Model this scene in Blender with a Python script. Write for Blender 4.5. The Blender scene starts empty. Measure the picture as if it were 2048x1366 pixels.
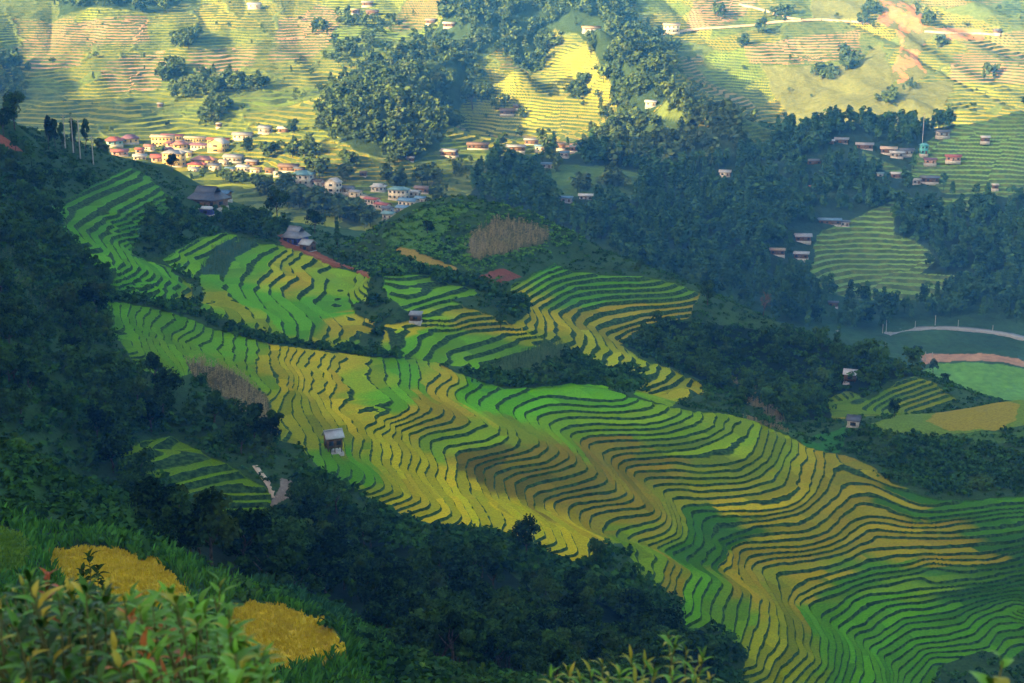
import bpy, math, random
import numpy as np

SC = bpy.context.scene
R = math.radians
rng = np.random.default_rng(7)
random.seed(7)

# ------------------------------------------------------------------ camera
FPX, CX, CY, PITCH = 2813.0, 1024.0, 683.0, R(14.0)     # lens in pixels of a 2048 px wide picture
cam = bpy.data.cameras.new('camera')
camo = bpy.data.objects.new('camera', cam)
SC.collection.objects.link(camo)
SC.camera = camo
cam.sensor_width = 36.0
cam.lens = FPX * 36.0 / 2048.0
cam.clip_start, cam.clip_end = 0.3, 6000.0
camo.location = (0, 0, 0)
camo.rotation_euler = (R(90) - PITCH, 0, 0)
cam.dof.use_dof = True
cam.dof.focus_distance = 330.0
cam.dof.aperture_fstop = 4.5

# ------------------------------------------------------------------ light
SUN_TO = np.array([-0.76, -0.50, 0.345]); SUN_TO /= np.linalg.norm(SUN_TO)
SUN_EL = math.asin(SUN_TO[2])
SUN_AZ = math.atan2(SUN_TO[0], SUN_TO[1])               # from +Y towards +X
world = bpy.data.worlds.new('World'); SC.world = world
world.use_nodes = True
wn = world.node_tree.nodes; wl = world.node_tree.links
wn.clear()
wo = wn.new('ShaderNodeOutputWorld'); bg = wn.new('ShaderNodeBackground'); sky = wn.new('ShaderNodeTexSky')
sky.sky_type = 'NISHITA'; sky.sun_disc = False
sky.sun_elevation = SUN_EL; sky.sun_rotation = SUN_AZ
sky.air_density = 0.8; sky.dust_density = 4.0; sky.ozone_density = 0.2
bg.inputs['Strength'].default_value = 0.14
wl.new(sky.outputs[0], bg.inputs[0]); wl.new(bg.outputs[0], wo.inputs[0])
sl = bpy.data.lights.new('sun', 'SUN'); so = bpy.data.objects.new('sun', sl); SC.collection.objects.link(so)
sl.energy = 4.4; sl.angle = R(0.6); sl.color = (1.0, 0.79, 0.44)
so.rotation_euler = (R(90) - SUN_EL, 0, math.pi - SUN_AZ)
SC.view_settings.view_transform = 'Standard'; SC.view_settings.look = 'None'
SC.view_settings.exposure = 1.88; SC.view_settings.gamma = 1.0
SC.render.engine = 'CYCLES'
cy = SC.cycles
cy.max_bounces = 4; cy.diffuse_bounces = 2; cy.glossy_bounces = 1; cy.transmission_bounces = 2
cy.volume_bounces = 0; cy.transparent_max_bounces = 4
cy.caustics_reflective = cy.caustics_refractive = False
cy.use_denoising = True
cy.use_adaptive_sampling = True; cy.adaptive_threshold = 0.015
SC.render.use_persistent_data = False

# ------------------------------------------------------------------ helpers
COL = SC.collection
def ray(px, py):
    x = (px - CX) / FPX; u = -(py - CY) / FPX
    c, s = math.cos(PITCH), math.sin(PITCH)
    return np.array([x, c + u * s, -s + u * c])
def at_z(px, py, z):
    d = ray(px, py); return d * (z / d[2])
def at_d(px, py, D):
    d = ray(px, py); return d * (D / d[1])
def project(P):
    c, s = math.cos(PITCH), math.sin(PITCH)
    X = P[..., 0]; F = P[..., 1] * c - P[..., 2] * s; U = P[..., 1] * s + P[..., 2] * c
    F = np.maximum(F, 1e-3)
    return CX + FPX * X / F, CY - FPX * U / F
def put(o, **kw):
    for k, v in kw.items():
        if v is not None: o[k] = v
    return o
def mesh_np(name, V, F, mat=None, parent=None, smooth=False, mats=None, midx=None):
    """mesh object from numpy vertices (n,3) and faces (m,k) of one size"""
    me = bpy.data.meshes.new(name)
    V = np.ascontiguousarray(V, np.float32); F = np.ascontiguousarray(F, np.int32)
    me.vertices.add(len(V)); me.vertices.foreach_set('co', V.ravel())
    k = F.shape[1]
    me.loops.add(F.size); me.loops.foreach_set('vertex_index', F.ravel())
    me.polygons.add(len(F)); me.polygons.foreach_set('loop_start', np.arange(0, F.size, k, dtype=np.int32))
    if smooth: me.polygons.foreach_set('use_smooth', np.ones(len(F), bool))
    if mats:
        for m in mats: me.materials.append(m)
        if midx is not None: me.polygons.foreach_set('material_index', np.ascontiguousarray(midx, np.int32))
    elif mat: me.materials.append(mat)
    me.update(calc_edges=True)
    o = bpy.data.objects.new(name, me); COL.objects.link(o)
    if parent: o.parent = parent
    return o
def fattr(me, name, arr):
    a = me.attributes.new(name, 'FLOAT', 'POINT'); a.data.foreach_set('value', np.ascontiguousarray(arr, np.float32))
def cattr(me, name, rgb):
    a = me.attributes.new(name, 'FLOAT_COLOR', 'POINT')
    c = np.ones((len(rgb), 4), np.float32); c[:, :3] = rgb; a.data.foreach_set('color', c.ravel())
def vnoise(x, y, seed=0):
    """smooth value noise on the plane, 0..1"""
    r = np.random.default_rng(seed); T = r.random((256, 256)).astype(np.float32)
    xi = np.floor(x).astype(int); yi = np.floor(y).astype(int); fx = x - xi; fy = y - yi
    fx = fx * fx * (3 - 2 * fx); fy = fy * fy * (3 - 2 * fy)
    a = T[xi & 255, yi & 255]; b = T[(xi + 1) & 255, yi & 255]; c = T[xi & 255, (yi + 1) & 255]; d = T[(xi + 1) & 255, (yi + 1) & 255]
    return (a * (1 - fx) + b * fx) * (1 - fy) + (c * (1 - fx) + d * fx) * fy
def fbm(x, y, seed=0, oct=4):
    s = 0; a = .5; t = 0
    for i in range(oct):
        s = s + a * vnoise(x * 2 ** i + 17.3 * i, y * 2 ** i - 9.1 * i, seed + i); t += a; a *= .5
    return s / t
def inpoly(u, v, poly):
    """vectorised even-odd test"""
    p = np.asarray(poly, float); ins = np.zeros(np.shape(u), bool)
    x0, y0 = p[:, 0], p[:, 1]; x1, y1 = np.roll(x0, -1), np.roll(y0, -1)
    for a, b, c, d in zip(x0, y0, x1, y1):
        if b == d: continue
        ins ^= ((b > v) != (d > v)) & (u < (c - a) * (v - b) / (d - b) + a)
    return ins
# ------------------------------------------------------------------ the lie of the land
# Survey of terrace lips (each one a level line) and spot heights, read off the photograph in windows
TILE = dict(T1=(0, 0, .3418), T2=(680, 0, .3418), T3=(1348, 0, .3418), T4=(0, 420, .3418), T5=(680, 420, .3418), T6=(1348, 420, .3418),
            T7=(0, 899, .3418), T8=(680, 899, .3418), T9=(1348, 899, .3418),
            Z1=(1000, 740, .234375), Z2=(1400, 820, .234375), Z3=(1568, 880, .234375), Z4=(1120, 1000, .234375),
            Z5=(1350, 1046, .234375), Z6=(1568, 1046, .234375), Z7=(640, 680, .234375), Z8=(700, 860, .234375),
            V6=(360, 340, .17578), P=(0, 0, 1.0))
def parse(s):
    t = TILE['P']; out = []
    for tok in s.split():
        if ',' in tok:
            a, b = tok.split(','); out.append((t[0] + float(a) * t[2], t[1] + float(b) * t[2]))
        else: t = TILE[tok]
    return out
E_L = [-50, -47, -38, -20, 0, 12, 40]
E_Z = [-125.8, -124.4, -120.4, -108.7, -96.7, -89.5, -74.1]
zE = lambda L: float(np.interp(L, E_L, E_Z))
ECURVES = {
36: "T4 655,490 650,560",
35: "T4 710,500 700,590 700,620 740,720 800,830",
34: "T4 765,520 755,590",
33: "T4 820,540 790,600 800,650 850,740 890,850 1000,965",
32: "T4 880,570 835,640 830,670",
31: "T4 935,590 880,660 880,700 930,790 1000,870 1060,950",
30: "T4 1010,620 1000,640 935,690 960,740",
29: "T4 1090,640 1060,690 1000,730 1000,760 1050,830 1095,900",
28: "T4 1140,640 1130,690 1040,745 1070,790",
27: "T4 1190,660 1180,700 1080,770 1110,810 1200,860 1280,930",
26: "T4 1245,690 1240,740 1160,790 1190,830",
25: "T4 1300,700 1290,830 1330,900 1400,975",
24: "T4 1375,740 1350,820 1360,880 1420,970",
23: "T4 1440,760 1440,860 1460,950 1520,1045",
22: "T4 1500,770 1490,880 1500,960 1560,1030",
21: "T4 1570,800 1565,880 1590,960 1640,1040",
20: "T4 1640,800 1630,880 1690,960 1690,1040 1660,1090 1620,1200 1700,1290",
18: "T4 1730,805 1690,890 1745,970 1735,1050 1760,1110 1780,1200 1830,1290",
16: "T4 1830,820 1775,910 1815,970 1800,1060 1850,1120; Z7 20,640 110,760 150,900",
15: "Z7 50,110 0,200 60,340 5,480 40,560 90,640 160,760 200,900 230,985",
14: "Z7 120,120 60,250 130,370 75,490 90,550 150,625 235,720 270,850 265,960 300,1020 400,1090 460,1180 430,1250 250,1290",
13: "Z7 175,120 130,270 190,360 240,440 225,500 155,590 200,640 310,760 378,832 335,950 345,1015 440,1080 500,1140 536,1188 530,1250 450,1300 361,1313",
12: "Z7 440,160 430,240 385,310 480,400 600,495 520,560 450,610 460,660 475,690 400,770 435,870 430,980 450,1060 560,1170 611,1248 606,1288 476,1333",
11: "Z7 530,180 545,330 600,420 750,545 740,590 650,640 545,680 560,710 450,780 525,900 520,1010 560,1090 640,1190 686,1268 681,1328 526,1373",
10: "Z7 675,200 680,330 670,380 760,480 835,560 820,610 720,660 590,700 590,725 530,790 605,920 600,1010 640,1100 720,1220; Z8 510,520 505,580 355,640",
9: "Z7 770,210 760,350 770,420 850,490 930,570 935,605 830,660 640,730 650,755 620,810 690,930 690,1030 680,1090 740,1170; Z8 540,480 595,560 580,610 420,670",
8: "Z7 835,230 835,400 950,530 1040,570 1045,610 1010,650 850,700 690,770 700,850 770,940 770,1010 740,1100 800,1190; Z8 600,510 670,590 660,650 500,710",
7: "Z7 1010,265 960,330 905,390 905,440 950,490 1050,540 1130,610 1135,650 1080,690 880,750 760,800 760,860 840,970 840,1040 820,1110 880,1220; Z8 690,540 770,640 740,690 585,745",
6: "Z7 1115,315 1050,360 990,420 985,460 1020,500 1150,580 1260,670 1255,700 1180,740 960,770 860,820 845,860 860,930 920,1020 925,1060 900,1120 910,1190; Z8 700,480 790,580 850,660 840,720 690,795",
5: "Z7 1190,340 1100,410 1085,450 1110,500 1280,610 1370,680 1370,720 1250,790 1040,820 940,860 935,900 990,1060 985,1130 1030,1230; Z8 830,550 880,600 950,740 870,800 770,838",
4: "Z7 1250,350 1170,420 1150,460 1180,520 1380,630 1540,730 1520,790 1400,850 1100,890 1050,920 1055,970 1085,1080 1070,1140 1080,1210 1130,1300; Z8 930,590 1005,690",
3: "Z7 1380,370 1290,430 1240,480 1260,540 1450,660 1590,760 1600,800 1580,850 1450,900 1180,940 1150,980 1155,1060 1150,1200 1190,1290; Z8 1010,600 1085,730",
2: "Z7 1530,400 1400,470 1350,510 1360,560 1520,660 1650,750 1680,870 1660,910 1500,960 1280,1010 1255,1060 1240,1080 1260,1200 1270,1280; Z8 1090,600 1190,760",
1: "Z7 1740,435 1600,490 1510,550 1510,590 1560,650 1640,710 1860,840 1870,880 1750,950 1450,1020 1340,1065 1310,1080 1340,1180 1400,1300; Z8 1190,590 1270,670 1330,770",
0: "Z1 1080,215 1060,235 960,250 830,252 700,240 560,222 430,212 330,225 230,265 150,305 108,340 105,370 135,415 230,500 320,560 394,634 395,670 300,735 100,770 -20,785 -116,834 -146,864 -136,944 -86,1064; Z8 1280,640 1410,750",
-1: "Z1 1180,230 1160,255 1050,290 900,300 700,300 560,285 430,290 300,320 220,355 200,385 230,430 330,520 420,600 485,660 490,710 380,780 100,830 -6,874 -56,864 -46,944 -56,1004 14,1109; Z8 1400,660 1500,760",
-2: "Z1 1285,265 1290,300 1200,325 1000,350 800,355 640,340 500,345 380,370 310,410 325,460 430,550 520,640 570,690 575,740 450,820 150,870 50,920 34,914 44,1044 64,1109; Z8 1450,640 1590,760 1660,880",
-3: "Z1 1420,290 1420,330 1330,370 1180,400 900,400 700,390 550,400 450,425 405,460 430,500 530,600 600,680 640,720 640,780 540,830 250,900 145,950 124,944 140,1062; Z8 1500,650 1690,800 1755,920 1740,960 1650,985",
-4: "Z1 1520,320 1500,380 1400,425 1250,450 1000,460 800,450 640,460 540,485 515,510 540,560 640,660 700,760 725,800 725,845 600,900 300,950 215,1000 205,1060 215,1130; Z8 1560,680 1780,830 1840,970 1830,1010 1735,1025",
-5: "Z1 1630,345 1620,390 1520,440 1350,485 1150,500 950,500 760,505 650,520 595,550 620,590 700,680 780,790 820,860 800,905 680,950 440,1005 300,1040 275,1080 290,1190; Z8 1650,710 1860,850 1940,1000 1920,1050 1815,1075",
-6: "Z1 1710,370 1690,430 1600,480 1400,530 1200,545 1000,545 830,550 730,570 690,600 690,640 780,740 850,820 890,890 900,935 840,980 650,1020 460,1060 372,1090 370,1150 410,1210; Z4 0,160 200,300 240,380 200,510 110,520",
-7: "Z1 1835,380 1820,450 1750,510 1550,560 1300,585 1000,590 860,600 770,630 755,670 850,770 930,860 985,930 985,990 880,1025 700,1060 550,1080 465,1120 450,1180 490,1240; Z4 60,180 280,290 380,350 375,470",
-8: "Z1 1950,400 1910,490 1800,560 1600,610 1400,630 1170,640 1000,662 900,690 865,720 880,760 960,880 1040,980 1080,1040 1040,1090 690,1125 580,1170 580,1220 620,1290; Z4 150,220",
-9: "Z1 2035,410 1970,500 1850,590 1650,655 1450,680 1290,690 1100,700 990,715 950,740 945,780 1010,880 1100,1000 1135,1060 1120,1100 900,1140 770,1165 680,1200 670,1250 700,1310; Z4 210,230",
-10: "Z2 455,100 400,200 250,310 0,370; Z1 1600,720 1300,740 1120,745 1010,790 1000,850 1100,960 1200,1080 1210,1160 1100,1170 830,1210 760,1260 750,1310; Z4 280,270 440,340",
-11: "Z2 520,140 500,230 450,330 400,410 200,450 0,470; Z1 1470,780 1200,795 1090,815 1070,860 1120,920 1220,1060 1280,1130 1310,1170 1290,1205 1000,1250 910,1290 875,1340 880,1385; Z4 420,310 535,380 530,450",
-12: "Z2 580,190 560,260 510,390 350,490 0,525; Z1 1550,845 1400,845 1230,850 1150,870 1140,900 1200,960 1300,1080 1360,1190; Z4 840,150 700,200 540,230 480,270 500,330 600,370 660,430 670,620 650,660",
-13: "Z2 655,220 640,280 580,405 500,490 350,560 0,575; Z1 1550,910 1400,905 1280,910 1230,930 1240,970 1330,1070 1390,1150 1425,1220; Z4 915,150 880,200 700,250 610,290 590,340 700,390 780,450 775,660",
-14: "Z2 720,230 700,310 640,440 500,560 350,605 0,635; Z1 1550,965 1450,965 1340,975 1305,995 1340,1040 1410,1110 1450,1200 1460,1270; Z4 940,190 860,280 660,360 800,420 920,490 890,640 870,690",
-15: "Z2 780,290 750,370 685,490 600,600 350,660 0,685; Z1 1550,1005 1430,1015 1390,1045 1410,1090 1460,1170 1520,1330; Z4 1000,290 850,350 720,378 850,440 960,500",
-16: "Z2 830,310 800,400 755,450 740,570 700,640 500,700 250,735 0,740; Z1 1600,1075 1500,1080 1460,1100 1490,1150 1540,1240 1565,1330; Z4 1035,300 900,370 820,400 920,470 1025,550 980,680 950,820",
-17: "Z2 895,300 900,420 860,500 800,610 790,690 600,750 350,785 0,800; Z1 1600,1145 1540,1180 1570,1240; Z4 1085,270 1060,330 900,400 890,440 930,475 1040,560 1145,620 1070,720 1060,830",
-18: "Z2 985,400 970,540 940,690 850,770 700,830 570,855 350,850 0,858; Z4 1250,65 1130,85 1105,120 1160,260 1130,370 980,440 965,475 1080,560 1195,620 1190,660 1130,780 1115,950",
-19: "Z2 1055,400 1060,520 990,680 900,780 780,850 470,890 100,890 40,920; Z4 1260,140 1218,191 1215,340 1200,400 1080,490 1070,520 1170,580 1285,650 1270,720 1200,830 1195,980 1120,1045",
-20: "Z2 1620,640 1500,600 1380,530 1260,490 1150,490 1130,520 1110,600 1070,690 980,770 830,870 600,930 480,940 150,960 100,1010; Z4 1310,280 1300,400 1240,440 1180,520 1260,600 1365,680 1350,760 1270,890 1275,1040 1170,1105",
-21: "Z2 2010,800 1850,800 1700,730 1500,630 1330,605 1220,620 1190,700 1080,800 960,900 850,960 460,978; Z4 1400,330 1390,390 1380,480 1290,570 1370,640 1470,720 1450,790 1390,900 1370,1080",
-22: "Z3 2048,520 1800,530 1600,570 1325,597 1150,590 1000,550 850,485 750,455 660,445; Z2 1290,730 1180,820 1080,920 960,1000 850,1030 530,1050 300,1085 200,1130; Z4 1440,430 1390,520 1340,590 1440,670 1545,750 1545,830 1500,920 1480,1070",
-23: "Z3 2048,575 1800,590 1500,630 1260,655 1130,650 1000,620 850,555 700,530; Z2 1330,800 1240,860 1150,960 1060,1040 920,1080 570,1115 400,1120 280,1160; Z5 485,250 470,370 390,385 470,460 560,530 630,580 625,760 610,860 570,980 545,1050",
-24: "Z3 1115,690 900,650 750,640; Z2 1320,930 1200,1040 1080,1110 900,1160 600,1165 400,1170 340,1210 320,1300; Z5 530,400 600,520 740,630 720,720 710,830 650,930 600,1130",
-25: "Z3 2048,630 1900,640 1600,690 1300,728 1100,740 900,695 720,695; Z2 1310,1010 1200,1090 1000,1170 800,1195 550,1210 420,1240 390,1300; Z5 610,400 700,540 790,640 795,700 790,880 770,960 690,1130 660,1220",
-26: "Z3 2048,700 1700,750 1440,777 1100,775 900,765 760,755; Z2 1380,1050 1280,1120 1170,1180 900,1240 600,1260 490,1290; Z5 660,350 640,390 700,480 800,590 860,680 890,850 885,1020 800,1110",
-27: "Z3 2048,760 1800,800 1600,815 1230,825 1000,815 810,805; Z2 1300,1170 1100,1240 800,1290 600,1310; Z5 750,380 740,420 800,550 870,660 900,720 940,850 960,1020 900,1130",
-28: "Z3 2048,830 1900,860 1660,875 1500,885 1250,895 1000,900 830,905 700,920; Z5 1400,350 1200,385 1000,400 870,420 850,450 880,560 940,720 1000,790 1020,950 1050,1060 1040,1110 920,1200 870,1290",
-29: "Z3 2048,890 1800,940 1500,960 1140,965 900,975 680,1010; Z5 1520,350 1280,430 1140,467 1060,510 990,570 1000,600 960,680 1000,740 1080,850 1100,950 1090,1020 1125,1120 1050,1210 920,1320",
-30: "Z3 2048,930 1700,1010 1400,1010 1230,995 1118,1043 930,1055; Z5 1700,370 1560,425 1420,460 1250,520 1110,600 1030,645 1030,690 1100,780 1170,920 1140,1030 1200,1160 1100,1250",
-31: "Z3 2048,980 1850,1050 1610,1055 1240,1045; Z5 2020,390 1700,420 1500,480 1350,530 1200,580 1080,640 1050,680 1140,790 1240,960 1230,1050 1240,1190 1120,1330",
-32: "Z3 2048,1040 1900,1070 1660,1100 1500,1115 1240,1115 ; Z5 1900,440 1700,480 1500,560 1300,620 1170,660 1140,700 1250,900 1310,1000 1290,1230",
-33: "Z3 2048,1100 1800,1115 1600,1170 1510,1160; Z6 1240,410 1150,440 900,510 700,540 610,560 470,700 330,765 310,800 400,890 450,1010 440,1220",
-34: "Z6 2048,440 1740,500 1560,520 960,585 700,600 600,640 520,720 410,800 380,840 480,970 500,1100 470,1230",
-35: "Z6 2048,500 1640,550 1300,580 1100,610 880,650 820,660 670,720 490,840 450,880 470,900 540,1000 560,1110 490,1340",
-36: "Z6 1700,570 1400,620 1200,665 1000,690 860,735 640,870 520,930 540,960 610,1080 615,1230 550,1360",
-37: "Z6 2048,520 1800,590 1620,605 1400,650 1200,685 900,735 770,830 630,910 590,950 610,980 670,1120 680,1250 630,1360",
-38: "Z6 2048,560 1620,690 1550,700 1440,740 1200,780 1020,810 900,880 760,960 660,985 670,1040 710,1140 770,1300 750,1365",
-39: "Z6 2040,590 1800,640 1600,720 1450,800 1300,820 1050,850 900,950 760,1040 720,1085 820,1160 850,1365",
-40: "Z6 1980,640 1750,700 1600,770 1540,830 1400,870 1100,900 1000,960 820,1060 780,1110",
-41: "Z6 2048,690 1760,760 1620,830 1550,900 1400,940 1120,980 1000,1050 840,1130 840,1200 900,1290 910,1366",
-42: "Z6 2048,760 1800,800 1660,890 1600,940 1400,1000 1150,1020 1000,1130 900,1195",
-43: "Z6 2048,830 1800,850 1720,940 1640,1010 1400,1040 1180,1070 1060,1170 980,1230 960,1366",
-44: "Z6 2048,890 1830,920 1760,1000 1700,1060 1500,1090 1240,1100 1150,1180 1050,1280",
-45: "Z6 2048,950 1900,970 1840,1030 1800,1090 1600,1130 1280,1130 1240,1165 1110,1300",
-46: "Z6 1950,1040 1830,1120 1700,1160 1500,1200 1270,1195 1150,1366",
-47: "Z6 1990,1150 1740,1205 1500,1255 1350,1245 1290,1350",
}
ZONES = {}     # zone -> (level->height)
CURVES = []    # (level height, string)
for L, s in ECURVES.items(): CURVES.append((zE(L), s.replace(';', '')))
zA = lambda k: -65.0 - 1.3 * k
for k, s in {0: "T1 770,990 620,1060 480,1120 300,1200", 2: "T1 895,1055 740,1130 600,1200 500,1265 T4 430,90 500,190 480,250",
             4: "T1 955,1130 830,1200 700,1280 620,1340 T4 570,150 640,250 655,300 610,345", 6: "T1 1000,1195 870,1285 780,1360 T4 690,190 730,260 760,330 740,390 690,410",
             8: "T4 1000,10 880,90 760,190 750,220 830,310 860,350 850,400 700,470", 10: "T4 810,200 800,260 930,370 910,420 800,480",
             12: "T4 1040,430 1030,480 1000,520", 14: "T4 1110,440 1115,500 1080,545"}.items(): CURVES.append((zA(k), s))
zB = lambda k: -82.9 - 1.1 * k
for k, s in {-1: "V6 490,715 330,800 100,930 40,960 20,1090", 1: "T4 1320,430 1330,480 1440,580 1500,650 1500,700",
             2: "V6 1100,860 900,960 760,1080 690,1250 T4 1390,440 1440,520 1560,600 1560,710", 3: "V6 1210,900 1070,1000 1040,1120 920,1220 880,1310 T4 1480,470 1540,570 1640,640 1660,730",
             4: "T4 1570,490 1680,590 1730,660 1730,740", 5: "V6 1350,955 1220,1060 1270,1160 1240,1260 1140,1340 T4 1650,500 1760,580 1820,650 1810,750",
             6: "V6 1520,1010 1370,1100 1500,1220 1490,1290 1400,1366 T4 1740,520 1860,610 1920,680 1890,770", 7: "V6 1720,1070 1570,1140 1670,1230 1640,1366 T4 1830,540 1940,620 2000,690 1970,800",
             8: "V6 1930,1120 1860,1200 1870,1300 T5 0,600 100,640 110,700 20,780"}.items(): CURVES.append((zB(k), s))
zC = lambda k: -89.3 - 1.0 * k
for k, s in {-4: "T5 490,425 400,460 300,475", -3: "T5 570,500 370,560", -2: "T5 790,495 590,530 390,590", -1: "T5 830,540 640,560 490,610", 0: "T5 870,590 720,600 640,640",
             1: "T5 420,665 350,720 320,790 300,820", 2: "T5 565,690 450,740 440,800 380,850", 3: "T5 750,700 620,740 530,800 500,850", 4: "T5 980,715 850,760 640,820 620,880",
             5: "T5 1070,740 900,810 720,860 750,890 700,920", 6: "T5 1170,760 1160,800 1000,850 800,890 820,920 780,940"}.items(): CURVES.append((zC(k), s))
zD = lambda k: -88.85 - 1.15 * k
for k, s in {1: "T5 1595,270 1480,290 1350,310 1200,370 1020,470", 2: "T5 1735,320 1500,330 1380,340 1240,380 1060,490", 3: "T5 1740,350 1600,355 1400,385 1250,420 1150,480 1080,540 1110,620 1050,690",
             4: "T5 1760,395 1500,400 1320,430 1200,500 1110,550 1150,640 1120,710", 5: "T5 1790,430 1600,435 1400,450 1290,490 1170,570 1200,650 1190,730", 6: "T5 1800,460 1500,470 1350,500 1240,570 1220,590 1255,670 1245,750",
             7: "T5 1850,490 1600,500 1420,530 1300,590 1290,620 1370,705 1370,760", 8: "T5 1910,520 1700,530 1550,540 1400,580 1360,630 1370,670 1430,720 1420,780", 9: "T5 1960,550 1700,570 1530,600 1440,640 1450,690 1490,740 1500,800",
             10: "T5 1990,580 1800,600 1600,640 1510,680 1530,730 1560,790 1540,850", 11: "T5 2030,610 1800,640 1650,680 1560,720 1600,780 1650,840 1640,890", 12: "T5 2045,640 1800,660 1680,700 1610,750 1660,800 1710,870 1690,915",
             13: "T5 1800,880 1800,920 1730,930", 14: "T5 1850,920 1850,945 1790,970", 15: "T5 1935,960 1900,1000 1750,1050", 16: "T5 2010,970 1990,1040 1830,1090", 17: "Z1 1620,90 1600,140 1500,180 1300,240"}.items(): CURVES.append((zD(k), s))
zF = lambda k: -109.3 - 0.7 * k
for k, s in {1: "T6 1410,975 1230,1030 1130,1080 1080,1110", 3: "T6 1500,1010 1300,1080 1200,1130 1160,1170", 5: "T6 1580,1050 1350,1130 1250,1180", 7: "T6 1650,1100 1400,1180"}.items(): CURVES.append((zF(k), s))
zG = lambda k: -82.0 - 1.0 * k
for k, s in {-1: "T7 700,45 890,5", 0: "T7 690,115 900,70 1060,10", 1: "T7 840,200 960,160 1080,125 1200,95 1300,85", 2: "T7 1100,190 1250,150", 3: "T7 1130,245 1300,200 1430,190", 4: "T7 1130,305 1300,265 1580,265", 5: "T7 1170,355 1300,310 1450,300", 6: "T7 1190,390 1300,355 1560,350", 7: "T7 1300,420 1540,405"}.items(): CURVES.append((zG(k), s))
CURVES += [(-52.0, "100,1100 160,1093 240,1100 300,1120 350,1150 375,1180 370,1230 250,1228 150,1225 120,1160 98,1128"), (-55.0, "480,1200 540,1205 600,1225 660,1250 686,1275 680,1305 640,1322 560,1338 470,1350 440,1260"),
           (-49.0, "-40,1052 10,1052 40,1070 57,1100 55,1130 35,1150 -40,1165"), (-62.5, "795,1330 852,1328 846,1390 780,1390")]
# spot points: pixel and distance
SPOT = """
930,393,496 830,407,492 760,462,484 1050,420,494 1150,468,492 1190,492,490 930,470,474 850,500,460 900,540,434 960,545,430 1010,520,447 800,520,448 760,540,425 1080,500,470
1100,740,352 1150,760,348 1250,770,360 1350,800,358 1500,840,348 1600,862,342 1000,755,351
400,605,364 500,652,352 600,692,349 700,705,353 760,702,357 330,570,384
30,250,470 0,330,440 40,500,350 150,520,376 100,600,312 200,680,312 150,650,315 0,700,262 250,760,290 400,880,262 430,790,292 520,860,268 60,800,238 0,620,290
575,975,235 560,1040,226 700,1080,223 900,1100,226 1000,1150,222 1200,1200,222 1300,1280,221 1500,1352,218 300,900,252 250,1000,232
700,1250,165 900,1300,170 1100,1345,175 500,1130,170 350,1050,166 200,1000,160 100,950,152 0,880,152
30,1100,122 0,1366,70 1000,1366,124 760,1330,128 300,1250,112 700,1340,112 300,1366,82
430,395,548 590,470,505 340,335,562 500,430,545 560,440,545 690,490,512 735,518,480 190,300,545 120,270,520 650,500,508
1410,580,476 1500,620,460 1600,660,445 1750,712,419 1830,745,408 1500,720,422 1600,790,398 1500,800,372 1600,850,350 1400,690,425 1690,803,384
1760,850,335 1900,830,345 2040,800,350 2040,862,325 1700,852,338 1640,886,330 1850,960,311 1720,890,331 2040,960,305 1950,900,322
2000,1345,236 2048,1200,262
1900,760,597 2040,770,590 1960,720,615 1780,668,655 1870,656,664 2048,676,650 1850,700,630 1750,690,630
1700,640,672 1700,560,720 1700,450,780 1780,305,860 1700,243,900 1600,262,895 1900,250,900 2040,215,880 1500,302,862 1400,342,850 1950,450,770 1950,560,715 1500,450,760 1550,560,690 2040,330,830 1850,350,832
1100,400,765 1000,335,815 1250,480,700 1300,560,645 1100,330,830 1250,380,790 1350,420,775 1180,300,885 1000,370,800 950,390,770
650,450,700 700,480,660 620,470,650 340,300,900 200,250,930 500,250,930 700,350,815 560,300,872 900,350,832 1000,300,872 500,330,860 680,380,795 780,412,765 820,425,755
600,200,1000 300,150,1060 0,150,1060 100,50,1180 0,0,1240 300,0,1240 600,0,1240 600,100,1120 1400,0,1240 1700,0,1240 2048,0,1240 1520,90,1140 1800,100,1120 2048,100,1120 1900,200,1010 2048,200,1010 1400,270,925 0,250,935 1700,200,1030
980,20,1160 900,90,1060 850,150,985 780,220,905 720,290,852 960,180,1085 890,265,985 930,230,1030 640,200,1010 800,90,1140 1040,120,1055 1000,160,1050 1090,180,1060 1100,90,1150
1140,20,1165 1200,60,1075 1250,90,1015 1300,130,972 1360,170,922 1430,210,890 1490,255,866 1150,240,985 1180,150,1060 1230,200,985 1290,230,940 1330,290,890 1380,110,1150 1450,160,1120 1500,200,1085 1540,225,1065 1600,235,1050 1560,265,1010 1440,290,930 1380,60,1190
"""
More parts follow.
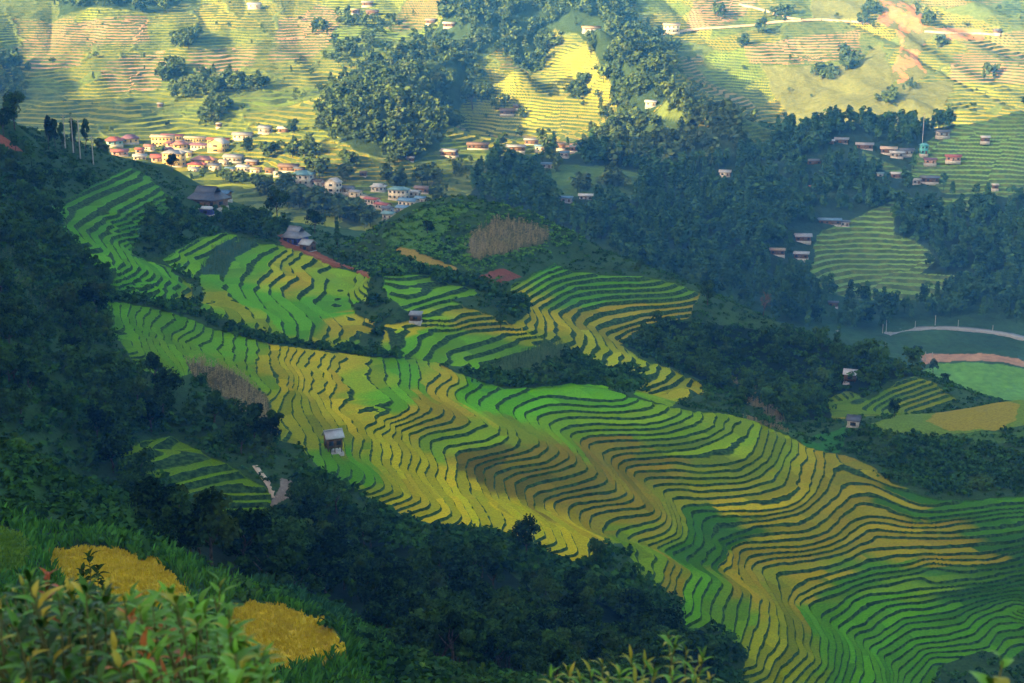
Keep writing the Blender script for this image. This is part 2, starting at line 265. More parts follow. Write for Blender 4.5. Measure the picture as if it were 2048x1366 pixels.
WPTS = [(0, 3, -2.3), (0, 10, -7), (0, 30, -20), (-40, 30, -14), (40, 30, -26), (0, 60, -38), (60, 80, -54), (-60, 60, -30), (100, 120, -84), (150, 180, -112), (150, 250, -121), (130, 215, -122),
        (200, 300, -108), (-120, 100, -36), (-150, 200, -50), (-200, 300, -50), (-200, 400, -34), (-225, 480, -38), (60, 150, -90), (0, -60, 25), (-100, -20, 25), (100, 0, -10), (250, 150, -60), (300, 300, -90),
        (-150, 640, -100), (-60, 585, -106), (0, 560, -116), (40, 545, -122), (80, 520, -128), (104, 500, -136), (130, 480, -138), (170, 470, -143), (220, 480, -148), (-190, 650, -95), (-90, 650, -112), (60, 600, -138), (-230, 620, -90), (-280, 760, -95), (-350, 850, -90),
        (300, 460, -150), (280, 400, -130), (160, 420, -128), (190, 540, -163), (250, 560, -167), (120, 560, -150),
        (200, 945, -104), (260, 945, -102), (320, 930, -98), (140, 930, -104), (100, 900, -108), (380, 860, -75), (450, 700, -130),
        (-700, 1400, 50), (-300, 1400, 48), (0, 1400, 52), (300, 1400, 50), (700, 1400, 50), (600, 1100, -30), (-600, 1100, -35), (600, 900, -40), (-500, 950, -60), (-600, 1700, 130), (0, 1700, 140), (600, 1700, 130)]
def resample(pts, step):
    out = []
    for (a, b), (c, d) in zip(pts[:-1], pts[1:]):
        n = max(1, int(math.hypot(c - a, d - b) / step))
        out += [(a + (c - a) * i / n, b + (d - b) * i / n) for i in range(n)]
    return out + [pts[-1]]
CP = []
for z, s in CURVES:
    CP += [at_z(u, v, z) for u, v in resample(parse(s), 13.0)]
ncurve = len(CP)
for t in SPOT.split():
    u, v, D = map(float, t.split(',')); CP.append(at_d(u, v, D))
CP += [np.array(p, float) for p in WPTS]
CP = np.array(CP)
# thin out neighbours closer than 0.35 m
key = {}
for i, p in enumerate(CP):
    key.setdefault((round(p[0] / .5), round(p[1] / .5)), i)
CP = CP[sorted(key.values())]
# ------------------------------------------------------------------ height function
RC = 2.5
_A = np.sqrt(((CP[:, None, :2] - CP[None, :, :2]) ** 2).sum(-1) + RC * RC)
_n = len(CP)
_M = np.zeros((_n + 3, _n + 3)); _M[:_n, :_n] = _A - 0.12 * np.eye(_n)
_P = np.c_[np.ones(_n), CP[:, :2] / 500.0]
_M[:_n, _n:] = _P; _M[_n:, :_n] = _P.T
_w = np.linalg.solve(_M, np.r_[CP[:, 2], 0, 0, 0])
def z_exact(x, y):
    x = np.asarray(x, float).ravel(); y = np.asarray(y, float).ravel(); out = np.empty(len(x))
    for i in range(0, len(x), 8000):
        xs = x[i:i + 8000, None]; ys = y[i:i + 8000, None]
        K = np.sqrt((xs - CP[:, 0]) ** 2 + (ys - CP[:, 1]) ** 2 + RC * RC)
        out[i:i + 8000] = K @ _w[:_n] + _w[_n] + (x[i:i + 8000] * _w[_n + 1] + y[i:i + 8000] * _w[_n + 2]) / 500.0
    return out
class Grid:
    """bicubic table of the smooth height"""
    def __init__(s, x0, x1, y0, y1, h):
        s.x0, s.y0, s.h = x0, y0, h
        s.xs = np.arange(x0, x1 + h, h); s.ys = np.arange(y0, y1 + h, h)
        X, Y = np.meshgrid(s.xs, s.ys, indexing='ij')
        s.Z = z_exact(X, Y).reshape(X.shape)
    def __call__(s, x, y):
        fx = np.clip((x - s.x0) / s.h, 1, len(s.xs) - 3.001); fy = np.clip((y - s.y0) / s.h, 1, len(s.ys) - 3.001)
        i = fx.astype(int); j = fy.astype(int); fx = fx - i; fy = fy - j
        def w(t): return (-.5 * t + t * t - .5 * t ** 3, 1 - 2.5 * t * t + 1.5 * t ** 3, .5 * t + 2 * t * t - 1.5 * t ** 3, -.5 * t * t + .5 * t ** 3)
        wx, wy = w(fx), w(fy); r = 0
        for a in range(4):
            c = 0
            for b in range(4): c = c + wy[b] * s.Z[i + a - 1, j + b - 1]
            r = r + wx[a] * c
        return r
g_near = Grid(-320, 320, 40, 660, 1.6)
g_far = Grid(-700, 700, -120, 1720, 9.0)
def z_smooth(x, y):
    x = np.asarray(x, float); y = np.asarray(y, float)
    zf = g_far(x, y)
    inn = (x > -310) & (x < 310) & (y > 50) & (y < 650)
    if inn.any():
        zf = np.where(inn, g_near(np.clip(x, -315, 315), np.clip(y, 45, 655)), zf)
    # folds and gullies of the big far slope
    k = np.clip((y - 900) / 120, 0, 1)
    if np.any(k > 0):
        fold = np.abs(fbm((x + .35 * y) / 75, y / 420, 91, 3) - .5) * 2
        zf = zf + k * ((fold - .35) * 20 + (fbm(x / 28, y / 60, 92, 3) - .5) * 6)
    return zf
# ------------------------------------------------------------------ land cover
def PL(s): return [tuple(map(float, t.split(','))) for t in s.split()]
def lin(c):
    c = np.asarray(c, float) / 255.0
    return np.where(c <= .04045, c / 12.92, ((c + .055) / 1.055) ** 2.4)
# zone: pixel outline, distance range, level function inverse (z -> level)
zoneL = {
 'E': (lambda z: np.interp(z, E_Z, E_L), lambda L: np.interp(L, E_L, E_Z)),
 'A': (lambda z: (z + 65.0) / 1.3 + 60, lambda L: -65.0 + 1.3 * (L - 60)),
 'B': (lambda z: (z + 82.9) / 1.1 + 90, lambda L: -82.9 + 1.1 * (L - 90)),
 'C': (lambda z: (z + 89.3) / 1.0 + 120, lambda L: -89.3 + 1.0 * (L - 120)),
 'D': (lambda z: (z + 81.85) / 1.15 + 150, lambda L: -81.85 + 1.15 * (L - 150)),
 'F': (lambda z: (z + 109.3) / 0.7 + 180, lambda L: -109.3 + 0.7 * (L - 180)),
 'G': (lambda z: (z + 82.0) / 1.0 + 210, lambda L: -82.0 + 1.0 * (L - 210)),
}
zonePoly = [
 ('E', 205, 366, PL("205,602 245,602 300,613 370,634 430,657 540,688 640,700 690,706 745,713 860,722 955,760 1010,776 1060,774 1140,767 1210,772 1262,795 1320,806 1400,822 1500,838 1560,862 1610,890 1650,903 1690,910 1730,925 1790,965 1830,985 1880,1000 1960,998 2060,990 2060,1285 2020,1320 1960,1300 1890,1330 1860,1380 1480,1380 1490,1300 1440,1262 1370,1255 1355,1190 1320,1178 1278,1150 1245,1085 1205,1085 1180,1118 1120,1122 1075,1090 1000,1058 930,1052 880,1050 800,1030 720,985 660,950 630,925 600,890 540,880 545,830 530,785 440,728 425,735 350,757 280,742 215,650")),
 ('A', 345, 545, PL("100,412 160,385 230,350 262,334 300,355 345,395 350,420 285,455 262,510 330,530 385,570 388,600 350,605 290,600 220,575 235,545 190,530 150,500 115,470 130,445")),
 ('B', 335, 500, PL("325,515 400,475 450,464 470,470 480,480 550,487 600,500 660,528 700,542 745,545 730,600 700,610 720,630 750,640 745,670 725,665 715,690 670,695 600,682 520,660 460,640 440,640 400,620 410,585 400,560 340,535")),
 ('C', 340, 445, PL("765,580 770,552 860,548 860,562 950,575 955,590 900,600 980,630 1040,650 1085,680 1075,700 1020,712 950,745 920,735 810,715 760,700 770,650 820,640 840,640 800,610")),
 ('D', 325, 465, PL("1010,580 1080,540 1140,515 1180,500 1225,505 1300,535 1400,585 1395,605 1375,640 1300,645 1250,675 1240,690 1290,720 1340,735 1390,760 1415,785 1400,790 1340,810 1300,800 1262,790 1290,760 1260,740 1215,730 1160,715 1110,690 1050,660 1020,650 1060,625 1060,600 1020,590")),
 ('F', 350, 420, PL("1650,800 1690,780 1740,800 1790,765 1825,750 1870,765 1915,800 1890,815 1810,830 1740,850 1665,845")),
 ('G', 215, 262, PL("240,905 290,880 340,870 430,915 500,955 545,985 540,1035 480,1045 400,1010 370,980 300,960 240,940")),
]
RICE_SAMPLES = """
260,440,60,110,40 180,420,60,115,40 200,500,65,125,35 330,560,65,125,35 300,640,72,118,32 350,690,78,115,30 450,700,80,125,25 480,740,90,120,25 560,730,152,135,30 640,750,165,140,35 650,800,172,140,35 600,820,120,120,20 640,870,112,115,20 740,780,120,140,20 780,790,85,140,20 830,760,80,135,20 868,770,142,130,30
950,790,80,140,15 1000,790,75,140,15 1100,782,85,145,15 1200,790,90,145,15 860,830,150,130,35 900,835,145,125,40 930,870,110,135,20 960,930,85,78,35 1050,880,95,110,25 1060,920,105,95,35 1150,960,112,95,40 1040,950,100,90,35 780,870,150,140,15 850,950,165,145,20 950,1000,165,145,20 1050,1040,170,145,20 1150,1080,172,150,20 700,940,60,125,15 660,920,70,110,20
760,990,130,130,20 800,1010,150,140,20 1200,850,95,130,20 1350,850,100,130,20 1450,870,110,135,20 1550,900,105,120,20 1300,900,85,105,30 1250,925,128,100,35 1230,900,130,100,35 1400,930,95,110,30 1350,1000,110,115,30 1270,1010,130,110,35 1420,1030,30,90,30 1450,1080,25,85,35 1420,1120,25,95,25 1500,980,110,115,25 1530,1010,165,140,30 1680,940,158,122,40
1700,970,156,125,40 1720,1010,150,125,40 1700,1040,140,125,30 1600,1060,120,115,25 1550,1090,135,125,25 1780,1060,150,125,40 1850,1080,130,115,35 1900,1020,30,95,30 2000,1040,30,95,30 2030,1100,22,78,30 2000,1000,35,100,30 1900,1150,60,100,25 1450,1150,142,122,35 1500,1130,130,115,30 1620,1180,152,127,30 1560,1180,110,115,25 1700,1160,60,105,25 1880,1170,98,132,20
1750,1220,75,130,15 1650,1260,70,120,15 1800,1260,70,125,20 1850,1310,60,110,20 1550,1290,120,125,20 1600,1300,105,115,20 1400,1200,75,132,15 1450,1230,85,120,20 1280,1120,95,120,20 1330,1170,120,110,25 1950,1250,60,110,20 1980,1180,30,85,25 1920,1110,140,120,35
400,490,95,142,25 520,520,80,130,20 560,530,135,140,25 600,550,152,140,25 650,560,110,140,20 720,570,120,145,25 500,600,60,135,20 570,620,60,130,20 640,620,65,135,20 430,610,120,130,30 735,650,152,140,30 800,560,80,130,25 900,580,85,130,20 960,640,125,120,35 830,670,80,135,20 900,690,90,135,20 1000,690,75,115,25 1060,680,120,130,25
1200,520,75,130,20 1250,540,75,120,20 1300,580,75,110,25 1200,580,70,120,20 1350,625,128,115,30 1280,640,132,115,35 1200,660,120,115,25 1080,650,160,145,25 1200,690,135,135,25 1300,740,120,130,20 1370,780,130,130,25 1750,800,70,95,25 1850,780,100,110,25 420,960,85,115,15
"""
NORICE = ('greens', 'corn')
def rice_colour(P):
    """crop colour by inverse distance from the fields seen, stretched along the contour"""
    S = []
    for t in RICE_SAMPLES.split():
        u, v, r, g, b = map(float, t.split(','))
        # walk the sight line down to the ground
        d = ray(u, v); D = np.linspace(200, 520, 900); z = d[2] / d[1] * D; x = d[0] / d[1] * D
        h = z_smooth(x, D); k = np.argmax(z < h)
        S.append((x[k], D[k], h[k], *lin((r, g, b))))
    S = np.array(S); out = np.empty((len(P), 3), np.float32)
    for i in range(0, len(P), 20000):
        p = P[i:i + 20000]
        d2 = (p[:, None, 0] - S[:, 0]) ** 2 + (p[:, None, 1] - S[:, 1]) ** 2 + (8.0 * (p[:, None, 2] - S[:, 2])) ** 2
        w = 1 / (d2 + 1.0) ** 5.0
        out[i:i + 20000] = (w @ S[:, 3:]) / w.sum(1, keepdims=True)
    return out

# pads: level ground cut for fields and houses  (pixel outline, height)
PADS = [
 (PL("100,1100 160,1093 240,1100 300,1120 350,1150 375,1180 370,1230 150,1225 120,1160 98,1128"), -52.0, 'ripe'),
 (PL("480,1200 540,1205 600,1225 660,1250 686,1275 680,1305 640,1322 560,1338 470,1350 440,1260"), -55.0, 'ripe'),
 (PL("-40,1052 10,1052 40,1070 57,1100 55,1130 35,1150 -40,1165"), -49.0, 'green'),
 (PL("795,1330 852,1328 846,1390 780,1390"), -62.5, 'green'),
]
FARPOLY = [   # name, pixel outline, distance range
 ('forest', 840, 1400, PL("655,190 700,150 800,110 880,60 900,-20 1235,-20 1300,70 1350,100 1330,200 1300,230 1400,250 1500,260 1490,320 1300,370 1170,330 1215,200 1200,120 1160,70 1110,60 1070,150 1030,130 1000,95 950,120 945,180 880,290 830,330 720,300 640,260")),
 ('terrace', 900, 1300, PL("960,130 1030,140 1060,150 1110,70 1160,80 1200,120 1230,200 1220,250 1150,275 940,265 1000,200")),
 ('wood', 560, 960, PL("930,400 960,350 1000,310 1180,300 1350,350 1480,300 1620,245 1700,225 1900,230 2060,200 2060,650 1960,640 1870,632 1790,642 1730,665 1500,640 1190,500 1050,430")),
 ('crop', 640, 960, PL("1830,290 1930,240 2060,205 2060,395 1900,385 1830,345")),
 ('crop', 640, 960, PL("1620,520 1640,470 1700,440 1790,405 1785,470 1860,500 1870,520 1840,545 1920,550 1930,580 1860,605 1730,612 1610,585")),
 ('crop', 640, 960, PL("1720,300 1760,320 1850,350 1960,352 1960,372 1850,368 1730,330")),
 ('crop', 640, 960, PL("1810,395 1960,395 1960,420 1810,420")),
 ('scrubland', 700, 900, PL("1080,330 1230,330 1290,360 1280,400 1100,390")),
 ('soil', 560, 660, PL("1840,712 1960,710 2060,722 2060,735 1960,722 1845,728")),
 ('paddy', 540, 640, PL("1830,738 1870,729 1960,727 2060,740 2060,800 1960,800 1880,780")),
 ('tan', 950, 1300, PL("40,80 180,40 290,30 300,85 170,90 160,130 60,140")),
 ('tan', 950, 1300, PL("380,100 525,90 505,130 440,152 390,145")),
 ('tan', 950, 1300, PL("220,115 330,100 322,175 230,182 200,150")),
 ('tan', 950, 1300, PL("560,40 640,10 680,20 660,90 610,120 540,120")),
 ('tan', 950, 1300, PL("1490,90 1640,70 1725,60 1722,110 1640,125 1500,125")),
 ('tan', 950, 1300, PL("1390,-20 1540,-20 1460,50 1370,62")),
 ('olive', 950, 1300, PL("1620,-20 1740,-20 1722,42 1620,40")),
 ('tan', 950, 1300, PL("1905,110 2060,105 2060,165 1900,160")),
 ('rubble', 950, 1300, PL("1740,-20 1830,-20 1850,50 1970,58 1972,80 1850,75 1832,120 1862,150 1800,168 1772,150 1800,100 1788,60 1756,45")),
 ('olive', 950, 1300, PL("1520,130 1700,130 1760,90 1790,170 1900,165 1880,250 1600,250 1540,180")),
 ('tan', 800, 1000, PL("1120,285 1200,275 1210,295 1130,305")),
 ('forest', 900, 1300, PL("120,-20 380,-20 360,15 300,25 200,10 120,30")),
]
COVER = dict(forest=(.030, .060, .022), wood=(.022, .050, .026), crop=(.13, .25, .05), scrubland=(.06, .12, .03), soil=(.34, .20, .12), paddy=(.10, .25, .035),
             tan=(.33, .21, .13), olive=(.12, .145, .045), rubble=(.36, .19, .085), terrace=(.26, .30, .045), scrub=(.035, .080, .022))
NEARPOLY = [
 ('redsoil', 440, 520, PL("555,470 575,468 600,490 640,505 690,535 640,530 600,512 570,495"), (.26, .085, .035)),
 ('redsoil', 380, 440, PL("955,550 1010,535 1100,505 1150,478 1160,483 1100,520 1020,550 960,560"), (.20, .065, .035)),
 ('redsoil', 380, 440, PL("975,565 1030,545 1090,525 1150,495 1150,502 1080,540 1000,570"), (.17, .06, .03)),
 ('cliff', 380, 460, PL("-10,265 30,275 70,285 75,305 40,300 -10,300"), (.30, .10, .05)),
 ('ripe', 420, 470, PL("780,488 800,485 840,508 920,537 922,546 850,530 800,512"), (.30, .22, .035)),
 ('corn', 440, 500, PL("942,470 990,438 1050,446 1098,462 1095,480 1040,500 960,522 935,512"), (.10, .10, .04)),
 ('corn', 255, 320, PL("375,725 400,722 480,750 530,790 540,830 555,870 500,840 440,790 390,760"), (.10, .09, .04)),
 ('cornslope', 240, 400, PL("-20,500 60,510 110,560 120,640 60,640 20,560 -20,560"), (.03, .08, .025)),
 ('corn', 340, 400, PL("1080,690 1130,688 1145,700 1080,740 1000,755 980,740"), (.06, .11, .03)),
 ('corn', 330, 370, PL("1455,760 1500,775 1560,830 1570,850 1500,810"), (.13, .12, .05)),
 ('greens', 400, 520, PL("458,478 515,482 490,503 465,516 448,552 404,542 420,500"), (.035, .095, .05)),
 ('path', 215, 250, PL("560,955 590,962 605,975 590,990 560,1005 540,1025 545,1000 555,985"), (.24, .20, .16)),
 ('brightgrass', 320, 360, PL("1745,850 1790,833 1850,810 1920,800 1990,790 2060,800 2060,850 1960,865 1860,872 1770,868"), (.12, .20, .02)),
 ('ripe', 320, 370, PL("1850,845 1880,815 1940,806 2010,802 2040,810 2030,840 1990,862 1900,862"), (.26, .22, .02)),
 ('grass', 320, 345, PL("1600,880 1700,850 1690,870 1680,905 1620,905"), (.035, .15, .02)),
 ('grass', 320, 350, PL("1860,872 2060,860 2060,880 1900,890"), (.06, .14, .03)),
 ('grass', 425, 500, PL("780,490 760,470 830,425 900,408 960,410 900,440 870,500 830,500"), (.075, .18, .03)),
 ('grass', 330, 372, PL("1560,850 1640,880 1640,890 1590,885 1480,815"), (.05, .12, .03)),
 ('slope', 90, 200, PL("-10,860 80,900 150,945 240,1000 300,1060 200,1050 60,1010 -10,990"), (.03, .085, .018)),
 ('slope', 80, 140, PL("380,1180 480,1195 620,1215 700,1260 760,1310 800,1380 560,1380 690,1300 690,1270 600,1215 480,1195"), (.04, .11, .02)),
]
# ------------------------------------------------------------------ ground meshes
def trap_grid(ys, ncol, wid):
    s = np.linspace(-wid, wid, ncol)
    Y = np.repeat(ys[:, None], ncol, 1); X = s[None, :] * Y
    idx = np.arange(len(ys) * ncol).reshape(len(ys), ncol)
    F = np.stack([idx[:-1, :-1], idx[:-1, 1:], idx[1:, 1:], idx[1:, :-1]], -1).reshape(-1, 4)
    return X.ravel(), Y.ravel(), F
def mountain(x, y):
    """the high ridge on the left that keeps the near slopes in shade"""
    s = -(x + 0.44 * np.maximum(y, 0) + 70)
    crest = np.interp(y, [-400, 0, 120, 200, 284, 292, 302, 318, 332, 360, 400, 450, 500, 560, 640, 700, 760, 800, 860, 900, 950, 1000], [370, 410, 400, 385, 380, 325, 270, 215, 175, 150, 125, 100, 70, 50, 50, 190, 130, 195, 140, 190, 100, 50])  # crest of the unseen ridge, its heights shaped to place the shadow edge and bands
    t = np.clip(s / 400.0, 0, 1)
    rough = (fbm(x / 60, y / 60, 5) - .5) * 50 * np.clip((s - 600) / 100, 0, 1)
    return (crest + rough * (crest > 100)) * (t * t * (3 - 2 * t)) * (1 - np.clip((s - 610) / 330, 0, 1) * .75)
FLAT = 0.85
def terrace_step(L, f):
    n = np.floor(L); q = L - n
    return np.where(q < f, n, n + (q - f) / (1 - f))
ys = [58.0]
while ys[-1] < 552:
    y = ys[-1]
    ys.append(y + (0.24 if y < 210 else (0.20 if y < 350 else 0.36 if y < 480 else 0.6)))
QUICK = False
ys = np.array(ys)
x, y, F = trap_grid(ys, 1150, 0.47)
z0 = z_smooth(x, y)
u, v = project(np.c_[x, y, z0])
# a little natural wobble so that no field edge is a perfect curve
wob = (fbm(x / 7, y / 7, 11) - .5) * 0.42 + (fbm(x / 1.5, y / 1.5, 12, 2) - .5) * 0.24
rice = np.zeros(len(x), np.float32); lev = np.zeros(len(x)); z = z0.copy()
eu = u + (fbm(x / 5, y / 5, 21) - .5) * 14; ev = v + (fbm(x / 5, y / 5, 22) - .5) * 10
for name, d0, d1, poly in zonePoly:
    m = (y > d0) & (y < d1) & inpoly(eu, ev, poly)
    to, back = zoneL[name]
    L = to(z0[m]) + wob[m] * (0.5 if name != 'E' else 0.75)
    zf_ = dict(E=.85, A=.62, B=.80, C=.74, D=.66, F=.62, G=.45)[name]
    n_ = np.floor(L); q_ = L - n_
    lev[m] = n_ + np.where(q_ < zf_, q_ * FLAT / zf_, FLAT + (q_ - zf_) * (1 - FLAT) / (1 - zf_)); rice[m] = 1
    z[m] = z0[m] + np.clip(back(terrace_step(L, zf_)) - back(L), -2, 2)
base = np.empty((len(x), 3), np.float32); base[:] = COVER['scrub']
n1 = fbm(x / 12, y / 12, 31)[:, None]
base *= 0.7 + .6 * n1
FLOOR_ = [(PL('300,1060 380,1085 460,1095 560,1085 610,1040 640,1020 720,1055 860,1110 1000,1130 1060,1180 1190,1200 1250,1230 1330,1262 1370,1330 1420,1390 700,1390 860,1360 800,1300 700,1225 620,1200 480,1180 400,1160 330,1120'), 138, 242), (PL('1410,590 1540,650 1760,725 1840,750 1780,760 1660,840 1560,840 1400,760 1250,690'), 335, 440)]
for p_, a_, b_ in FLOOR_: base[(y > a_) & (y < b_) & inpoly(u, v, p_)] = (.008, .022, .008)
for name, d0, d1, poly, c in NEARPOLY:
    m = (y > d0) & (y < d1) & inpoly(eu, ev, poly) & ((rice == 0) | (name in NORICE))
    rice[m] = 0
    base[m] = c
for poly, zp, kind in PADS:
    W = [at_z(a, b, zp)[:2] for a, b in poly]
    m = inpoly(x + (fbm(x / 1.3, y / 1.3, 45, 3) - .5) * 2.2, y + (fbm(x / 1.3, y / 1.3, 46, 3) - .5) * 2.2, W)
    z[m] = zp; base[m] = (.70, .50, .03) if kind == 'ripe' else (.10, .20, .02)
m = (rice == 0)
z[m] += (fbm(x[m] / 3, y[m] / 3, 41) - .5) * 0.5 * (y[m] > 150)
rc = base.copy(); k = rice > 0
# every field keeps one colour: sample the crop map once per level and stretch of contour
fl_ = np.floor(lev[k]).astype(int) + 100
h2_ = np.random.default_rng(3).random((600, 3))[fl_ % 600]
cw_ = 11 + 16 * h2_[:, 2]                                   # plot length differs from terrace to terrace
wx_ = x[k] + (fbm(x[k] / 5, y[k] / 5, 71) - .5) * 3; wy_ = y[k] + (fbm(x[k] / 5, y[k] / 5, 72) - .5) * 3
ix_ = np.floor((wx_ + .45 * wy_) / cw_ + h2_[:, 0] * 9).astype(int); iy_ = np.floor((wy_ - .3 * wx_) / (cw_ * 1.6) + h2_[:, 1] * 9).astype(int)
qx_ = x[k] + (h2_[:, 0] - .5) * 10 ; qy_ = y[k] + (h2_[:, 1] - .5) * 10
hid_ = (fl_ * 7919 + ix_ * 104729 + iy_ * 1299709) % 4096
HT_ = np.random.default_rng(8).random((4096, 4))[hid_]
zq_ = z0[k] + (fl_ - 99.5 - lev[k]) * .7
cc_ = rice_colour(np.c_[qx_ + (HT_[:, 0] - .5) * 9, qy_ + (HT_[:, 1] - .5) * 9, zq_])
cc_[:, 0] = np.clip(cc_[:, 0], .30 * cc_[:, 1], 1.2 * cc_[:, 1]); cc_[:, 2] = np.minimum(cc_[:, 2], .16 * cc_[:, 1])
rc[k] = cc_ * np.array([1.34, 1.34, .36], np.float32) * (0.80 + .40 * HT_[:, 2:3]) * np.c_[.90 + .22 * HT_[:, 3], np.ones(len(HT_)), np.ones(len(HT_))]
NEAR = dict(x=x, y=y, z=z)
# ------------------------------------------------------------------ materials
class NT:
    def __init__(s, name):
        s.m = bpy.data.materials.new(name); s.m.use_nodes = True
        s.t = s.m.node_tree; s.n = s.t.nodes; s.l = s.t.links
        s.b = s.n['Principled BSDF']; s.b.inputs['Specular IOR Level'].default_value = 0.05
        s.b.inputs['Roughness'].default_value = 0.85
    def new(s, t, **kw):
        nd = s.n.new('ShaderNode' + t)
        for k, v in kw.items(): setattr(nd, k, v)
        return nd
    def val(s, sock, v):
        if hasattr(v, 'is_linked') or hasattr(v, 'node'): s.l.new(v, sock)
        else: sock.default_value = v
    def math(s, op, a, b=None, c=None, clamp=False):
        nd = s.new('Math', operation=op, use_clamp=clamp)
        s.val(nd.inputs[0], a)
        if b is not None: s.val(nd.inputs[1], b)
        if c is not None: s.val(nd.inputs[2], c)
        return nd.outputs[0]
    def smooth(s, v, a, b):
        nd = s.new('MapRange', interpolation_type='SMOOTHSTEP')
        s.val(nd.inputs[0], v); nd.inputs[1].default_value = a; nd.inputs[2].default_value = b
        return nd.outputs[0]
    def mix(s, f, a, b, blend='MIX'):
        nd = s.new('Mix', data_type='RGBA', blend_type=blend)
        s.val(nd.inputs[0], f)
        for i, c in ((6, a), (7, b)):
            if isinstance(c, tuple): nd.inputs[i].default_value = (*c, 1) if len(c) == 3 else c
            else: s.l.new(c, nd.inputs[i])
        return nd.outputs[2]
    def attr(s, name, col=False):
        nd = s.new('Attribute', attribute_name=name)
        return nd.outputs['Color'] if col else nd.outputs['Fac']
    def noise(s, scale, detail=3, vec=None, dim='3D', w=None):
        nd = s.new('TexNoise', noise_dimensions=dim); nd.inputs['Scale'].default_value = scale; nd.inputs['Detail'].default_value = detail
        if vec is None: vec = s.pos()
        s.l.new(vec, nd.inputs['Vector'])
        if w is not None: s.val(nd.inputs['W'], w)
        return nd.outputs[0]
    def pos(s):
        if not hasattr(s, '_p'): s._p = s.new('NewGeometry').outputs['Position']
        return s._p
    def scale_col(s, c, f):
        nd = s.new('VectorMath', operation='SCALE'); s.l.new(c, nd.inputs[0]); s.val(nd.inputs['Scale'], f); return nd.outputs[0]
    def base(s, c): s.val(s.b.inputs['Base Color'], c); return s.m
    def bump(s, h, strength=.5, dist=.1):
        nd = s.new('Bump'); nd.inputs['Strength'].default_value = strength; nd.inputs['Distance'].default_value = dist
        s.l.new(h, nd.inputs['Height']); s.l.new(nd.outputs[0], s.b.inputs['Normal'])
def m_ground(name, flat, riser, far=False):
    t = NT(name)
    L = t.attr('lev'); rice = t.attr('rice'); rc = t.attr('crop', True); bc = t.attr('cover', True)
    fl = t.math('FLOOR', L); q = t.math('SUBTRACT', L, fl)
    # each field has a tone of its own: white noise on (level, slow position)
    wn_ = t.noise(0.035 if not far else 0.02, 1, dim='4D', w=t.math('MULTIPLY', fl, 3.7))
    tone = t.math('MULTIPLY_ADD', t.smooth(wn_, .3, .7), .26 if not far else .45, .87 if not far else .78)
    fine = t.noise(2.6 if not far else .5, 4); fine2 = t.noise(0.35, 3)
    tone = t.math('MULTIPLY', tone, t.math('MULTIPLY_ADD', fine, 1.1, .45))
    crop = t.scale_col(rc, tone)
    # greener patches inside ripening fields
    crop = t.mix(t.math('MULTIPLY', t.smooth(fine2, .52, .72), .35), crop, t.mix(1.0, crop, (.6, 1.0, .75), 'MULTIPLY'))
    rs = t.smooth(q, flat - .05, flat + .03)
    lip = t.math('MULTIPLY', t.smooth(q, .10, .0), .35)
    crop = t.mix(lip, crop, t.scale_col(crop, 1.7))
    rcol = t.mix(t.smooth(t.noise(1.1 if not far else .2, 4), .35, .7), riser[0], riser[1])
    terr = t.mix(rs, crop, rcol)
    cov = t.scale_col(bc, t.math('MULTIPLY_ADD', t.noise(1.7 if not far else .3, 5), 1.1, .45))
    c = t.mix(t.smooth(rice, .4, .6), cov, terr)
    t.bump(t.noise(3.0 if not far else .6, 4), .8, .35 if not far else .8)
    return t.base(c)
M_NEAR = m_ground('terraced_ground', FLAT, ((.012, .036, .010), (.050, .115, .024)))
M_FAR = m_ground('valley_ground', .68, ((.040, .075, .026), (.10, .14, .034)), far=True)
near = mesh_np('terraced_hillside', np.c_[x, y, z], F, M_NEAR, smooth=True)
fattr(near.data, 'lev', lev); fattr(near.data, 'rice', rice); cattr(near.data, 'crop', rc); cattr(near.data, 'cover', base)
put(near, kind='structure')

# the valley and the slopes beyond
ys = [548.0]
while ys[-1] < 1330: ys.append(ys[-1] + (0.9 if ys[-1] < 1150 else 1.6))
x, y, F = trap_grid(np.array(ys), 1000, 0.47)
z0 = z_smooth(x, y); u, v = project(np.c_[x, y, z0])
eu = u + (fbm(x / 18, y / 18, 51) - .5) * 24; ev = v + (fbm(x / 18, y / 18, 52) - .5) * 16
z0 = z0 + (fbm(x / 90, y / 90, 55) - .5) * 7 * np.clip((y - 640) / 80, 0, 1) * (y < 900)
rice = np.ones(len(x), np.float32); base = np.empty((len(x), 3), np.float32); base[:] = COVER['terrace']
n2 = fbm(x / 25, y / 25, 54)[:, None]
FARPOLY_SOIL = [p for p in FARPOLY if p[0] == 'soil'][0][3]; FARPOLY_PADDY = [p for p in FARPOLY if p[0] == 'paddy'][0][3]
# plots: every patch of the slope carries its own crop
pr_ = np.random.default_rng(19); NP = 230
px_, py_ = pr_.uniform(-560, 560, NP), pr_.uniform(720, 1330, NP)
PAL = np.array([(.33, .33, .03), (.26, .32, .03), (.18, .28, .035), (.34, .27, .10), (.17, .23, .05), (.36, .33, .03)])
pc_ = PAL[pr_.choice(6, NP, p=[.28, .25, .16, .11, .10, .10])] * pr_.uniform(.85, 1.12, (NP, 1))
wx_, wy_ = x + (fbm(x / 30, y / 30, 58) - .5) * 40, y + (fbm(x / 30, y / 30, 59) - .5) * 30
d1_ = np.full(len(x), 1e9); d2_ = np.full(len(x), 1e9); id_ = np.zeros(len(x), int)
for i in range(NP):
    d = np.hypot(wx_ - px_[i], (wy_ - py_[i]) * 1.25); c1 = d < d1_
    d2_ = np.where(c1, d1_, np.minimum(d2_, d)); id_ = np.where(c1, i, id_); d1_ = np.where(c1, d, d1_)
base = pc_[id_].astype(np.float32) * (0.8 + .4 * n2) * .72
edge_ = (d2_ - d1_) < 2.2
base[edge_] = (.10, .15, .04)
